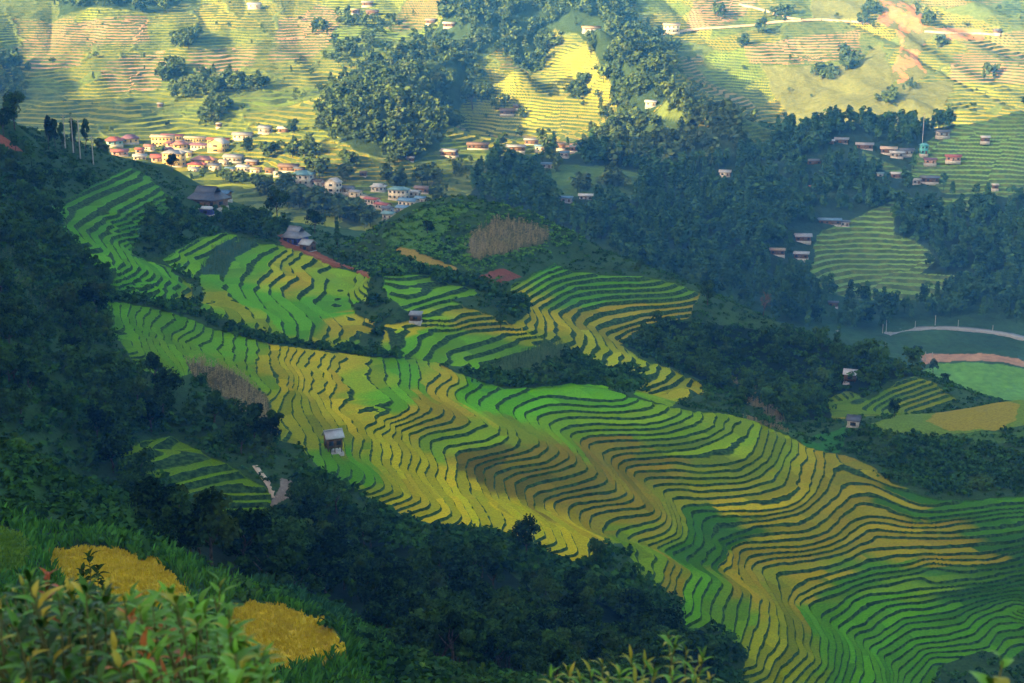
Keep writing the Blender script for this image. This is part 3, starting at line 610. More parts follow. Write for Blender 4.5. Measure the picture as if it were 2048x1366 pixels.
rice[edge_] = 0
plotshift = pr_.uniform(0, 1, NP)[id_]
for name, d0, d1, poly in FARPOLY:
    m = (y > d0) & (y < d1) & inpoly(eu, ev, poly)
    base[m] = np.array(COVER[name]) * (0.75 + .5 * n2[m])
    rice[m] = 1 if name in ('terrace', 'crop', 'tan') else 0
    if name == 'terrace': base[m] = np.array((.27, .27, .03)) * (0.8 + .4 * n2[m])
rice[(y < 700) & (eu < 1500)] = 0; base[(y < 700) & (eu < 1500)] = COVER['scrub']
base[(rice == 0) & (y < 720) & (u < 900)] = COVER['scrub']
base[(y < 560)] = COVER['scrub']; rice[y < 575] = 0
m = (inpoly(eu, ev, [p for p in FARPOLY if p[0] == 'rubble'][0][3])) & (y > 950) & (fbm(x / 9, y / 22, 62, 4) < .47)
base[m] = np.array(COVER['olive']) * (0.7 + .6 * n2[m])
m = (y < 700) & (eu >= 1500)
m2 = m & ~(inpoly(eu, ev, FARPOLY_SOIL) | inpoly(eu, ev, FARPOLY_PADDY))
base[m2] = np.array((.030, .075, .030)) * (0.6 + .8 * n2[m2]); rice[m2] = 0
Hf = 2.0
L = z0 / Hf + (fbm(x / 40, y / 40, 56) - .5) * 1.8 + plotshift
z = z0 + np.where(rice > 0, (terrace_step(L, .66) - L) * Hf, (fbm(x / 6, y / 6, 57) - .5) * 1.6)
far = mesh_np('far_hillside', np.c_[x, y, z], F, M_FAR, smooth=False)
fattr(far.data, 'lev', L); fattr(far.data, 'rice', rice); cattr(far.data, 'crop', base); cattr(far.data, 'cover', base)
put(far, kind='structure')

# coarse ground all round: under the camera, the mountain on the left, the ranges off to the sides
gx = np.arange(-1500, 1201, 12.0); gy = np.arange(-500, 1701, 12.0)
X, Y = np.meshgrid(gx, gy, indexing='ij'); X = X.ravel(); Y = Y.ravel()
Z = z_smooth(np.clip(X, -640, 640), np.clip(Y, -110, 1690)) + mountain(X, Y)
inside = (np.abs(X) < .47 * Y - 8) & (Y > 70) & (Y < 1318)
Z = np.where(inside, Z - 14, Z - 0.2)
Z = Z + np.where(inside, 0, (fbm(X / 40, Y / 40, 61) - .5) * 8 * (np.hypot(X, Y) > 120))
idx = np.arange(len(X)).reshape(len(gx), len(gy))
F2 = np.stack([idx[:-1, :-1], idx[1:, :-1], idx[1:, 1:], idx[:-1, 1:]], -1).reshape(-1, 4)
tm = NT('mountain_scrub')
M_MOUNT = tm.base(tm.mix(tm.smooth(tm.noise(.03, 6), .4, .6), (.02, .05, .018), (.05, .10, .03)))
mt = mesh_np('mountain', np.c_[X, Y, Z], F2, M_MOUNT, smooth=True)
put(mt, kind='structure')

# ------------------------------------------------------------------ haze
def box(name, x0, x1, y0, y1, z0, z1, mat):
    V = [(a, b, c) for a in (x0, x1) for b in (y0, y1) for c in (z0, z1)]
    Fq = [(0, 1, 3, 2), (4, 6, 7, 5), (0, 4, 5, 1), (2, 3, 7, 6), (0, 2, 6, 4), (1, 5, 7, 3)]
    return mesh_np(name, V, Fq, mat)
HAZE = True
if HAZE:
    hm = bpy.data.materials.new('haze'); hm.use_nodes = True
    hn = hm.node_tree.nodes; hn.clear(); ho = hn.new('ShaderNodeOutputMaterial'); hv = hn.new('ShaderNodeVolumePrincipled')
    hv.inputs['Color'].default_value = (.07, .36, 1.0, 1); hv.inputs['Density'].default_value = 0.00029; hv.inputs['Anisotropy'].default_value = -0.35; hv.inputs['Absorption Color'].default_value = (1, 1, 1, 1)
    hm.node_tree.links.new(hv.outputs[0], ho.inputs['Volume'])
    hz = box('haze', -1510, 1210, -510, 1710, min(Z.min(), -260) - 1, max(Z.max(), 160) + 5, hm)
    put(hz, kind='stuff')
# ------------------------------------------------------------------ where the far houses stand
HOUSES = """
229,288,33,.8,3,hip,red,cyan,20,1,3|red hip roofed house with pale cyan wall at the left end of the village
261,284,33,.8,3,hip,purple,yellow,18,1,3|yellow house with purple hip roof right beside the red and cyan house
345,279,46,.25,3.2,gable,red,yellow,-8,1,7|long yellow school block with red roof at the top left of the village
391,284,44,.25,3.2,gable,cream,yellow,-8,1,7|long yellow school block with pale cream roof in the top row
437,287,46,.25,3.2,gable,red,yellow,-8,1,7|long yellow school block with red roof at the right of the top row
327,290,48,.32,3.2,gable,cream,yellow,-6,2,6|two storey yellow block with verandas in the middle of the village
343,293,20,.9,3,hip,purple,pink,10,1,2|small pavilion with purple hip roof beside the two storey yellow block
361,296,30,.8,3,hip,pink,yellow,12,1,3|yellow house with broad pink hip roof in mid village
404,298,46,.3,3.2,gable,purple,white,-8,1,6|long white block with mauve grey roof in the second row
437,303,30,1.2,3.2,gable,pale,yellow,70,2,3|yellow gable ended block under a pale grey roof
349,330,44,.55,3.0,hip,grey,yellow,-14,3,4|tall three storey yellow building with grey hip roof at the village front
338,306,18,.9,3,hip,purple,pink,10,1,2|small purple roofed kiosk behind the tall yellow building
317,322,28,.8,3,gable,red,pink,10,1,3|small red house left of the tall yellow building
408,326,50,.5,3,hip,pink,yellow,-16,1,4|large hall with broad rose pink roof right of the tall yellow building
395,336,36,.5,3,hip,red,yellow,-16,1,3|low yellow house with red roof in front of the rose pink hall
468,322,40,.5,3,gable,grey,grey,-14,1,4|long grey roofed house at the right edge of the village
280,320,26,.6,3,gable,pale,white,10,1,3|low pale roofed shed between the red house and the forest ridge
488,341,26,.6,3,gable,white,white,-18,1,3|white and blue roofed house near the village road
461,345,20,.6,3,gable,blue,white,-18,1,2|small house with bright blue roof by the village road
240,310,34,.5,3,gable,darkred,pink,14,1,3|low brick red shed below the cyan walled house
486,277,40,.45,3,gable,grey,white,-6,1,4|grey roofed barn standing alone above the village rice fields
531,264,26,.7,3.4,gable,grey,grey,-20,1,2|grey gabled house on the yellow terraces, left of the white roofed one
568,264,22,.7,3,gable,white,brown,-8,1,2|white roofed cottage on the yellow terraces above the village
606,368,40,.7,3.4,hip,teal,white,-16,2,3|two storey white house with teal roof above the green field
635,371,25,.6,3,gable,brown,white,-24,1,2|small white walled house beside the teal roofed house
667,384,20,1.6,3.4,gable,pale,white,55,2,2|narrow tall white townhouse facing the small bright field
694,384,28,.6,3,gable,slate,grey,-24,1,3|dark slate roofed house along the village road
578,341,40,.5,3,gable,brown,brown,-10,1,3|wide brown roofed wooden house left of the grove
599,345,20,.6,3,gable,slate,brown,-20,1,2|small dark roofed shed below the grove
757,381,28,.7,3,halfhip,white,white,-14,1,3|white half hipped house at the foot of the broad yellow terraces
745,407,34,.4,3,gable,red,white,-38,1,4|long house with crimson roof along the road, the upper of two
766,417,34,.4,3,gable,red,white,-38,1,4|long house with crimson roof along the road, the lower of two
798,397,42,.5,3.2,hip,teal,white,-24,2,4|large teal roofed building beside the road bend
817,411,40,.5,3.2,gable,blue,white,-26,1,4|pale house with light blue roof in front of the teal building
779,437,26,.7,3.4,gable,teal,white,-30,1,2|small teal roofed house nearest the forested hill
775,425,24,.6,3,gable,slate,grey,-34,1,2|slate roofed shed below the lower crimson roof
845,384,30,.5,3,gable,brown,brown,-20,1,3|brown roofed wooden house in the trees at the road end
727,352,13,.8,2.4,gable,brown,wood,-10,1,1|tiny field hut alone in the broad yellow terraces
821,322,15,.8,2.4,gable,grey,wood,-8,1,1|small grey field hut at the edge of the forested spur
899,310,34,.5,3,gable,pale,wood,-26,1,3|pale roofed wooden house on the yellow terraces below the spur
956,296,44,.35,3,gable,brown,wood,-4,1,5|long brown roofed wooden longhouse in the hamlet row
1032,301,38,.4,3,gable,grey,wood,-4,1,4|grey roofed wooden house in the middle of the hamlet row
1063,287,28,.5,3,gable,grey,brown,-6,1,3|grey roofed brown house on the upper side of the hamlet row
1080,300,20,.6,3,gable,blue,white,-10,1,2|small white house with pale blue roof in the hamlet row
1121,296,18,.6,3,gable,brown,brown,-8,1,2|small brown house near the right end of the hamlet row
1149,301,18,.7,3,gable,slate,wood,-8,1,2|dark roofed wooden house at the right end of the hamlet row
1129,312,18,.6,2.8,gable,blue,grey,-12,1,2|blue roofed shed below the hamlet row, in the shade
1094,335,22,.5,2.8,gable,blue,grey,-10,1,2|blue roofed house alone on the shaded slope below the hamlet
1172,399,28,.45,3,gable,white,grey,-8,1,3|white roofed house in the shaded clearing at mid right
1133,404,24,.5,3,gable,blue,grey,-8,1,2|dim blue roofed house in the shaded clearing
1015,228,30,.5,3,gable,brown,wood,-10,1,3|brown roofed farmhouse under the forested ridge in mid slope
1033,217,12,.8,2.6,gable,slate,wood,-10,1,1|little dark shed just above the mid slope farmhouse
1302,211,22,.6,3,gable,white,white,-14,1,2|white roofed house in the shaded gap between two wooded ridges
899,54,24,.5,3,gable,white,wood,-8,1,2|white roofed house beside the bright fields under the upper forest
862,47,20,.6,3,gable,grey,wood,-14,1,2|grey roofed house left of the upper forest
1182,62,36,.4,3,gable,tan,white,6,1,3|wide tan roofed house on top of the wooded ridge
745,29,24,.5,3,gable,brown,wood,-6,1,3|brown roofed house, lower right one of the upper hamlet
735,11,22,.5,3,gable,grey,wood,-6,1,2|grey roofed house, highest of the upper hamlet
711,26,16,.6,3,gable,tan,wood,-6,1,2|tan roofed house, leftmost of the upper hamlet
1343,65,34,.45,3.4,gable,cream,white,-6,2,4|two storey white building with cream roof on the hillside road
1994,67,14,.8,2.6,gable,slate,wood,0,1,1|tiny dark field hut at the far right near the landslide
509,15,26,.5,3,gable,white,white,-4,1,2|white roofed house near the top edge of the slope
321,213,11,.8,2.6,gable,grey,wood,-4,1,1|tiny grey hut among the curved terraces at left
438,253,10,.8,2.4,gable,pale,wood,-8,1,1|tiny pale hut in the yellow terraces above the school
280,306,18,.6,3,gable,red,pink,16,1,2|small red roofed house behind the pale shed, left of the veranda block
300,300,20,.7,3,gable,pink,white,-6,1,2|pink roofed annex left of the two storey veranda block
375,312,22,.6,3,gable,pale,yellow,-10,1,2|pale roofed yellow annex right of the tall yellow building
388,344,20,.6,2.8,gable,grey,white,-16,1,2|grey roofed shed in front of the low red roofed house
430,338,24,.6,3,gable,slate,white,-14,1,2|slate roofed house between the rose pink hall and the road
448,330,18,.6,3,gable,cream,white,-14,1,2|cream roofed house behind the small bright blue roof
505,330,24,.6,3,gable,grey,brown,-14,1,2|grey roofed shack at the far right tip of the village
512,346,22,.6,3,gable,tan,white,-16,1,2|tan roofed house on the road leaving the village
540,346,18,.6,2.8,gable,brown,brown,-12,1,2|brown shack on the road below the village fields
555,352,14,.6,2.6,gable,pale,white,-12,1,1|tiny pale roofed stall on the village road
622,356,20,.6,3,gable,slate,white,-20,1,2|slate roofed house behind the teal roofed two storey house
655,376,18,.7,3,gable,brown,white,-24,1,2|brown roofed house between the townhouse and the small white house
712,392,24,.6,3,gable,grey,white,-26,1,2|grey roofed house on the road past the small bright field
830,392,22,.6,3,gable,pale,white,-24,1,2|pale roofed house behind the large teal roofed building
842,404,22,.6,3,gable,blue,white,-24,1,2|light blue roofed house at the rim of the round hill
808,424,28,.6,3,gable,blue,grey,-28,1,2|blue grey roofed house just below the light blue roof
1683,287,26,.5,3,gable,grey,wood,-16,1,3|grey roofed house on the shaded ridge, leftmost but one of the row
1660,289,17,.6,2.8,gable,white,wood,-14,1,2|small white roofed shed at the left end of the ridge row
1729,297,34,.45,3,gable,grey,wood,-14,1,3|long grey roofed house in the middle of the shaded ridge row
1777,306,32,.5,3,gable,cream,wood,-14,1,3|cream roofed house on the shaded ridge, right of the long grey one
1793,314,26,.5,3,gable,white,grey,-10,1,3|white roofed house just below the cream roofed one
1813,308,28,.5,3,gable,slate,grey,-4,1,3|slate roofed house left of the turquoise house
1847,308,15,.9,3.2,hip,turq,turquoise,0,2,2|bright turquoise two storey house on the shaded ridge
1906,321,30,.5,3,gable,red,pink,-12,1,3|house with bright red roof at the edge of the green terraces
1860,327,24,.5,2.8,gable,purple,pink,-8,1,2|low mauve roofed house left of the bright red roof
1885,272,26,.5,3,gable,slate,grey,14,1,2|dark slate roofed house under the ridge top pines
1970,282,17,.7,2.8,gable,white,wood,-8,1,1|white roofed hut on the green hill at upper right
1628,329,28,.4,3,gable,slate,wood,-4,1,3|slate roofed house half hidden in the dark pines
1792,355,21,.6,2.8,gable,white,wood,-4,1,2|white roofed shed in the pines below the ridge row
1859,364,36,.4,3,gable,slate,wood,-6,1,4|long dark roofed house above the lower green terraces
1833,367,16,.6,2.8,gable,pale,grey,-6,1,2|pale roofed shed left of the long dark house
1622,381,10,.8,2.6,gable,orange,wood,-6,1,1|tiny orange roofed shed in the dark pines
1990,377,12,.8,2.6,gable,white,wood,-6,1,1|tiny white roofed hut near the right edge in the trees
1450,352,22,.7,3,gable,white,white,-12,1,2|white roofed house at the left tip of the shaded pine hill
1659,449,46,.3,3,gable,blue,wood,-6,1,4|long blue grey roofed house beside the shaded terraces
1690,452,18,.6,3,gable,slate,grey,-14,1,2|slate roofed shed at the end of the long blue grey house
1606,480,32,.6,3,gable,grey,wood,-6,1,3|grey roofed farmhouse left of the shaded terraces
1555,508,30,.45,3,gable,tan,wood,-8,1,3|tan roofed farmhouse, leftmost of the three by the shaded terraces
1602,516,30,.5,3,gable,pale,wood,-14,1,3|pale roofed farmhouse, lowest of the three by the shaded terraces
1666,613,20,.5,2.6,gable,slate,wood,-10,1,2|grey hut in the scrub at the foot of the shaded hill
1760,355,13,.6,2.8,gable,teal,grey,-6,1,1|small teal roofed shed among the pines
"""

HB = [tuple(map(float, ln.split(',')[:3])) for ln in HOUSES.strip().split('\n')]
HB += [(417, 412, 62), (446, 398, 30), (414, 429, 24), (592, 486, 36), (616, 500, 24), (667, 902, 33), (1700, 766, 24), (1707, 853, 24), (832, 642, 22)]
# ------------------------------------------------------------------ plants
def hit(px, py, d0=60, d1=1320):
    """where the sight line through a picture point meets the ground"""
    d = ray(px, py); D = np.arange(d0, d1, 1.0); x = d[0] / d[1] * D; zz = d[2] / d[1] * D
    h = z_smooth(x, D); k = int(np.argmax(zz < h)); Dk = D[k]
    return np.array([d[0] / d[1] * Dk, Dk, float(h[k])])
def ground(x, y):
    """built height of the ground, pads included"""
    h = z_smooth(x, y)
    for poly, zp, kind in PADS:
        W = [at_z(a, b, zp)[:2] for a, b in poly]
        h = np.where(inpoly(x, y, W), zp, h)
    return h
def m_leaf(name, dark, light, warm, trans=0.0):
    t = NT(name)
    tone = t.attr('tone'); oi = t.new('ObjectInfo')
    k = t.math('ADD', tone, t.math('MULTIPLY_ADD', oi.outputs['Random'], .7, -.32), clamp=True)
    c = t.mix(k, dark, light)
    c = t.mix(t.math('MULTIPLY', t.smooth(t.noise(.09, 2), .55, .75), .5), c, warm)
    t.b.inputs['Roughness'].default_value = .7
    t.b.inputs['Specular IOR Level'].default_value = .0
    return t.base(c)
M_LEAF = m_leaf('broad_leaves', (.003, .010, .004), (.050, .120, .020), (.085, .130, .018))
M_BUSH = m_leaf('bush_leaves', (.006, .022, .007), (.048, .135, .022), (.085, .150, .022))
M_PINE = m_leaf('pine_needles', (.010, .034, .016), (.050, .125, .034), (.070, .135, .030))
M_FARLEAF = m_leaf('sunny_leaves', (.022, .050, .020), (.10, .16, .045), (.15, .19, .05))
_t = NT('bark'); M_BARK = _t.base(_t.mix(_t.smooth(_t.noise(3, 4), .35, .7), (.035, .028, .02), (.12, .10, .08)))

def leaf_quads(C, N, size, r, aspect=1.5):
    """one diamond-ish quad per centre, facing roughly along N"""
    n = len(C)
    N = N + r.normal(0, .55, (n, 3)); N /= np.linalg.norm(N, axis=1, keepdims=True) + 1e-9
    T = np.cross(N, r.normal(0, 1, (n, 3))); T /= np.linalg.norm(T, axis=1, keepdims=True) + 1e-9
    B = np.cross(N, T); s = (size * r.uniform(.6, 1.35, n))[:, None]
    return np.stack([C - T * s * aspect * .5, C - B * s * .5, C + T * s * aspect * .5 + N * s * .12, C + B * s * .5], 1)
def crown(kind, n, size, seed):
    """leaf clumps (n,4,3) of a crown of unit height with tones"""
    r = np.random.default_rng(seed)
    if kind == 'pine':
        zz = r.uniform(.28, 1, n) ** .85; lay = np.round(zz * 9) / 9 + r.normal(0, .012, n)
        rad = (.23 * (1.02 - zz) ** .75 + .015) * np.sqrt(r.uniform(.15, 1, n)) * (1 + .25 * np.sin(6 * np.pi * zz + seed))
        a = r.uniform(0, 2 * np.pi, n)
        C = np.c_[rad * np.cos(a), rad * np.sin(a), lay - rad * .35]
        N = np.c_[np.cos(a) * .6, np.sin(a) * .6, np.full(n, .8)]
        tone = np.clip(.25 + .5 * rad / .23 + r.normal(0, .16, n), 0, 1)
        return leaf_quads(C, N, size, r, 1.9), tone
    if kind == 'bush':
        L = 7; lob = np.c_[r.normal(0, .34, L), r.normal(0, .34, L), r.uniform(.22, .62, L)]; rad = r.uniform(.22, .40, L)
    elif kind == 'tall':
        L = 9; zz = np.linspace(.42, .9, L); lob = np.c_[r.normal(0, .09, L), r.normal(0, .09, L), zz]; rad = r.uniform(.09, .17, L)
    elif kind == 'bamboo':
        L = 12; a = r.uniform(0, 6.28, L); q = r.uniform(.2, .42, L); lob = np.c_[q * np.cos(a), q * np.sin(a), r.uniform(.45, .9, L) - q * .5]; rad = r.uniform(.08, .15, L)
    else:
        L = 12; a = r.uniform(0, 6.28, L); q = .30 * np.sqrt(r.random(L)); zz = r.uniform(.36, .86, L)
        lob = np.c_[q * np.cos(a), q * np.sin(a), zz]; rad = r.uniform(.12, .22, L) * (1.1 - .5 * np.abs(zz - .6))
    i = r.integers(0, L, n)
    d = r.normal(0, 1, (n, 3)); d /= np.linalg.norm(d, axis=1, keepdims=True)
    d[:, 2] = np.where(r.random(n) < .6, np.abs(d[:, 2]), d[:, 2])
    q = r.uniform(.45, 1.08, n)[:, None]
    C = lob[i] + d * rad[i][:, None] * q * np.array([1, 1, .85])
    C[:, 2] = np.maximum(C[:, 2], .05)
    lt = r.normal(0, .16, L)[i]
    tone = np.clip(.38 + lt + r.normal(0, .2, n), 0, 1)
    return leaf_quads(C, d + np.array([0, 0, .5]), size, r), tone
def tube(pts, rads, k=6):
    V = []; F = []
    pts = np.asarray(pts, float)
    for i, (p, rr) in enumerate(zip(pts, rads)):
        t = pts[min(i + 1, len(pts) - 1)] - pts[max(i - 1, 0)]; t /= np.linalg.norm(t) + 1e-9
        a = np.cross(t, (0.3, 1, .1)); a /= np.linalg.norm(a); b = np.cross(t, a)
        for j in range(k):
            w = 2 * math.pi * j / k; V.append(p + rr * (a * math.cos(w) + b * math.sin(w)))
    for i in range(len(pts) - 1):
        for j in range(k): F.append((i * k + j, i * k + (j + 1) % k, (i + 1) * k + (j + 1) % k, (i + 1) * k + j))
    return np.array(V), np.array(F)
def joinVF(parts):
    V = []; F = []; o = 0
    for v, f in parts: V.append(v); F.append(f + o); o += len(v)
    return np.concatenate(V), np.concatenate(F)
def trunk_mesh(name, kind, seed):
    r = np.random.default_rng(seed)
    th = .95 if kind == 'pine' else .62
    P = [np.array([r.normal(0, .012) * i, r.normal(0, .012) * i, th * i / 4]) for i in range(5)]
    parts = [tube(P, [.030, .024, .019, .014, .007])]
    if kind != 'pine':
        for j in range(5):
            a = r.uniform(0, 6.28); b = P[2] * .5 + P[2 + j % 2] * .5
            e = b + np.array([math.cos(a) * .2, math.sin(a) * .2, .22]); parts.append(tube([b, (b + e) / 2 + (0, 0, -.02), e], [.012, .009, .004], 5))
    V, F = joinVF(parts); V[:len(V), 2] -= .01
    return V, F
def crown_obj(name, Q, tone, mat, parent=None):
    n = len(Q); V = Q.reshape(-1, 3); F = np.arange(4 * n).reshape(n, 4)
    o = mesh_np(name, V, F, mat, parent)
    fattr(o.data, 'tone', np.repeat(tone, 4)); return o
PROTO = {}
def proto(kind, n, size, count, s0=0):
    k = (kind, n)
    if k not in PROTO: PROTO[k] = [crown(kind, n, size, 100 + 17 * i + s0) for i in range(count)]
    return PROTO[k]
def merged(name, spots, kinds, mat, label, cat, trunks=True):
    """one mesh of many plants: spots rows x,y,z,height,width-factor,tone"""
    Q = []; T = []
    r = np.random.default_rng(len(spots))
    pr = [p for kd, n, sz, c in kinds for p in proto(kd, n, sz, c)]
    for s in spots:
        q, t = pr[r.integers(len(pr))]
        a = r.uniform(0, 6.28); ca, sa = math.cos(a), math.sin(a); h, w = s[3], s[3] * s[4]
        P = np.empty_like(q); P[..., 0] = (q[..., 0] * ca - q[..., 1] * sa) * w + s[0]; P[..., 1] = (q[..., 0] * sa + q[..., 1] * ca) * w + s[1]; P[..., 2] = q[..., 2] * h + s[2]
        Q.append(P); T.append(np.clip(t + s[5], 0, 1))
        if trunks:
            k = .018 * h; b = s[:3] - (0, 0, .3); e = s[:3] + (0, 0, .6 * h)
            Q.append(np.array([[b + (-k, 0, 0), b + (k, 0, 0), e + (k * .5, 0, 0), e + (-k * .5, 0, 0)], [b + (0, -k, 0), b + (0, k, 0), e + (0, k * .5, 0), e + (0, -k * .5, 0)]])); T.append(np.zeros(2))
    o = crown_obj(name, np.concatenate(Q), np.concatenate(T), mat)
    put(o, kind='stuff', label=label, category=cat); return o
def scatter(poly, d0, d1, dens, h0, h1, seed, w=(.85, 1.15), avoid=(), xr=.5, sink=.15, edge=10):
    """random spots on the ground inside a mapped outline"""
    r = np.random.default_rng(seed)
    n = int(dens * (d1 - d0) * (d1 + d0) * xr)
    y = np.sqrt(r.uniform(d0 * d0, d1 * d1, n)); x = r.uniform(-xr, xr, n) * y
    p = np.asarray(poly); zz = ground(x, y); u, v = project(np.c_[x, y, zz])
    ju = r.normal(0, edge, n); jv = r.normal(0, edge * .6, n)
    m = inpoly(u + ju, v + jv, poly)
    for a, e0, e1 in avoid: m &= ~(inpoly(u, v, a) & (y > e0) & (y < e1))
    x, y, zz, u, v = x[m], y[m], zz[m], u[m], v[m]; n = len(x)
    big = fbm(x / 14, y / 14, seed + 3)
    hh = h0 + (h1 - h0) * np.clip(r.random(n) ** 1.5 * .75 + big * .45, 0, 1)
    # people keep the view from their houses open: no plant stands in a doorway or right before it
    top = v - hh * FPX / np.hypot(y, zz); k = np.ones(n, bool)
    for hx, hy, hw in HB: k &= ~((np.abs(u - hx) < .75 * hw) & (v > hy - .5 * hw) & (top < hy - .10 * hw) & (v < hy + 75))
    x, y, zz, hh, big = x[k], y[k], zz[k], hh[k], big[k]; n = len(x)
    return np.c_[x, y, zz - sink, hh, r.uniform(w[0], w[1], n), (big - .5) * .6 + r.normal(0, .17, n)]
RICE_AREAS = [(p, a, b) for _, a, b, p in zonePoly]
# ------------------------------------------------------------------ forests
# lower forest between the camera's hill and the terraces; left hillside; right spur
W1 = PL("300,1060 380,1085 460,1095 560,1085 610,1040 640,1020 720,1055 860,1110 1000,1130 1060,1180 1190,1200 1250,1230 1330,1262 1370,1330 1420,1390 700,1390 860,1360 800,1300 700,1225 620,1200 480,1180 400,1160 330,1120 300,1060")
W2 = PL("-240,230 70,300 110,330 200,330 230,345 150,385 100,410 125,470 210,545 270,605 215,640 230,680 260,745 340,775 380,745 440,830 540,880 600,930 560,950 500,940 430,900 340,855 240,890 230,940 380,1010 320,1040 200,980 100,880 -240,840")
W4 = PL("350,420 460,440 560,452 640,505 735,545 770,600 760,705 715,700 750,640 735,600 745,545 690,540 610,505 560,490 470,470 330,520 270,500 290,450")
W6 = PL("1410,590 1440,600 1540,650 1640,690 1760,725 1840,750 1780,760 1700,795 1660,840 1560,840 1480,800 1400,760 1290,715 1250,690 1290,650 1380,640")
W8 = [p for p in FARPOLY if p[0] == 'wood'][0][3]
CROPS = [(p, a, b) for nme, a, b, p in FARPOLY if nme in ('crop', 'paddy', 'soil', 'scrubland')]
paths = [(NEARPOLY[8 + 1][3], 200, 260)]
s1 = scatter(W1, 135, 243, .055, 2.8, 9.0, 1, avoid=RICE_AREAS + [(p, a, b) for n_, a, b, p, c in NEARPOLY if n_ == 'path'])
s2 = scatter(W2, 215, 490, .030, 2.4, 8.5, 2, avoid=RICE_AREAS + [(p, a, b) for n_, a, b, p, c in NEARPOLY if n_ in ('corn', 'path', 'cliff')])
s4 = scatter(W4, 380, 560, .030, 4, 8.5, 4, avoid=RICE_AREAS + [(p, a, b) for n_, a, b, p, c in NEARPOLY if n_ == 'redsoil'])
s6 = scatter(W6, 335, 435, .042, 2.4, 8.0, 6, avoid=RICE_AREAS)
allb = np.concatenate([np.c_[s, np.full(len(s), i)] for i, s in ((1, s1), (2, s2), (4, s4), (6, s6))])
size = allb[:, 3] / np.hypot(allb[:, 1], allb[:, 0])
order = np.argsort(-size)
big, rest = allb[order[:270]], allb[order[270:]]
TREELAB = {1: ('dark broadleaf tree in the forest below the yellow terraces', 'trees of the lower forest'),
           2: ('dark broadleaf tree on the shaded wooded slope at far left', 'trees of the left slope'),
           4: ('broadleaf tree among the houses above the upper green terraces', 'trees around the upper houses'),
           6: ('dark broadleaf tree on the wooded spur right of centre', 'trees of the right spur')}
protos = []
for i in range(7):
    kd = ('round', 'round', 'tall', 'round', 'bamboo', 'round', 'tall')[i]
    e = bpy.data.objects.new('broadleaf_tree', None); COL.objects.link(e)
    Q, t = crown(kd, 2200, .046, 900 + i); c = crown_obj('crown', Q, t, M_LEAF, e)
    V, F = trunk_mesh('trunk', kd, 40 + i); tr = mesh_np('trunk', V, F, M_BARK, e, smooth=True)
    protos.append((e, c, tr))
used = set()
def plant(i, x, y, z, h, w, rz, label, group, name='broadleaf_tree', cat='tree', pset=None):
    e, c, tr = (pset or protos)[i]
    if e in used:
        e2 = bpy.data.objects.new(name, None); COL.objects.link(e2)
        for ch in (c, tr): k = ch.copy(); COL.objects.link(k); k.parent = e2
        e = e2
    used.add(e)
    e.location = (x, y, z); e.rotation_euler = (0, 0, rz); e.scale = (h * w, h * w, h); e.empty_display_size = .2
    return put(e, label=label, category=cat, group=group)
r = np.random.default_rng(5)
for s in big:
    lab, grp = TREELAB[int(s[6])]
    plant(int(r.integers(7)), s[0], s[1], s[2], s[3], s[4], r.uniform(0, 6.28), lab, grp)
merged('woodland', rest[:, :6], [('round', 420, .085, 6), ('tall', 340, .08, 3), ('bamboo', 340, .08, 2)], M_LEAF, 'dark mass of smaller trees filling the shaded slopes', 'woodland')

# scrub: the low bushes that hem the fields and cover the banks
B = []
def bushes(poly, d0, d1, dens, h0, h1, seed, **k): B.append(scatter(PL(poly), d0, d1, dens, h0, h1, seed, avoid=RICE_AREAS + NOBUSH, **k))
NOBUSH = [(p, a, b) for n_, a, b, p, c in NEARPOLY if n_ in ('corn', 'path', 'cliff', 'redsoil', 'ripe', 'brightgrass')]
bushes("600,930 660,960 800,1035 900,1055 1000,1062 1070,1095 1120,1125 1200,1110 1250,1110 1290,1160 1350,1195 1370,1260 1440,1270 1485,1390 1420,1390 1330,1260 1200,1200 1000,1135 860,1110 700,1050 600,1000", 205, 250, .30, 1.2, 2.6, 21)
bushes("210,570 300,590 430,645 540,684 690,702 760,705 860,722 930,745 1000,762 1000,772 900,748 800,722 690,712 540,695 430,662 300,610 200,590", 330, 380, .30, 1.2, 3.0, 22)
bushes("960,745 1080,700 1150,700 1280,745 1300,790 1220,775 1120,775 1010,780 950,760", 335, 380, .22, 1.5, 3.4, 23)
bushes("-240,230 70,290 210,330 260,500 330,530 400,600 210,590 150,560 300,700 380,740 560,900 640,960 560,990 300,1040 -240,860", 200, 490, .055, 1.2, 3.0, 24)
bushes("270,430 360,410 470,470 330,520 460,560 400,560 330,520 280,500", 400, 520, .12, 1.2, 2.8, 25)
bushes("700,480 830,412 930,402 1060,425 1190,490 1160,480 1010,535 950,560 920,540 760,560 690,520", 420, 505, .05, 0.6, 1.6, 26)
bushes("1240,680 1400,590 1560,650 1760,720 1900,770 1930,800 1890,800 1820,750 1740,790 1660,850 1560,860 1420,800 1290,740", 325, 440, .10, 1.0, 2.6, 27)
bushes("1690,870 1760,855 1860,870 1960,885 2070,890 2070,985 1960,985 1880,990 1800,960 1740,920 1680,895", 292, 345, .42, .9, 2.2, 28)
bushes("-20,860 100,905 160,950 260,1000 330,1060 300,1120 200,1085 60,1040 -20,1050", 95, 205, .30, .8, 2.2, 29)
bushes("380,1170 500,1180 640,1215 760,1290 900,1380 760,1390 700,1300 640,1230 480,1200", 105, 180, .25, .8, 2.2, 30)
bushes("740,545 860,540 960,560 1060,600 1060,640 1010,640 980,600 900,580 840,560 760,600 770,690 740,690", 370, 450, .10, 1.5, 3.6, 31)
NOBUSH = NOBUSH + [(W1, 140, 238), (W6, 345, 420)]
bushes('-240,200 2250,200 2250,1390 -240,1390', 128, 545, .17, .4, 1.5, 33, xr=.47)
NOBUSH = NOBUSH[:-2]
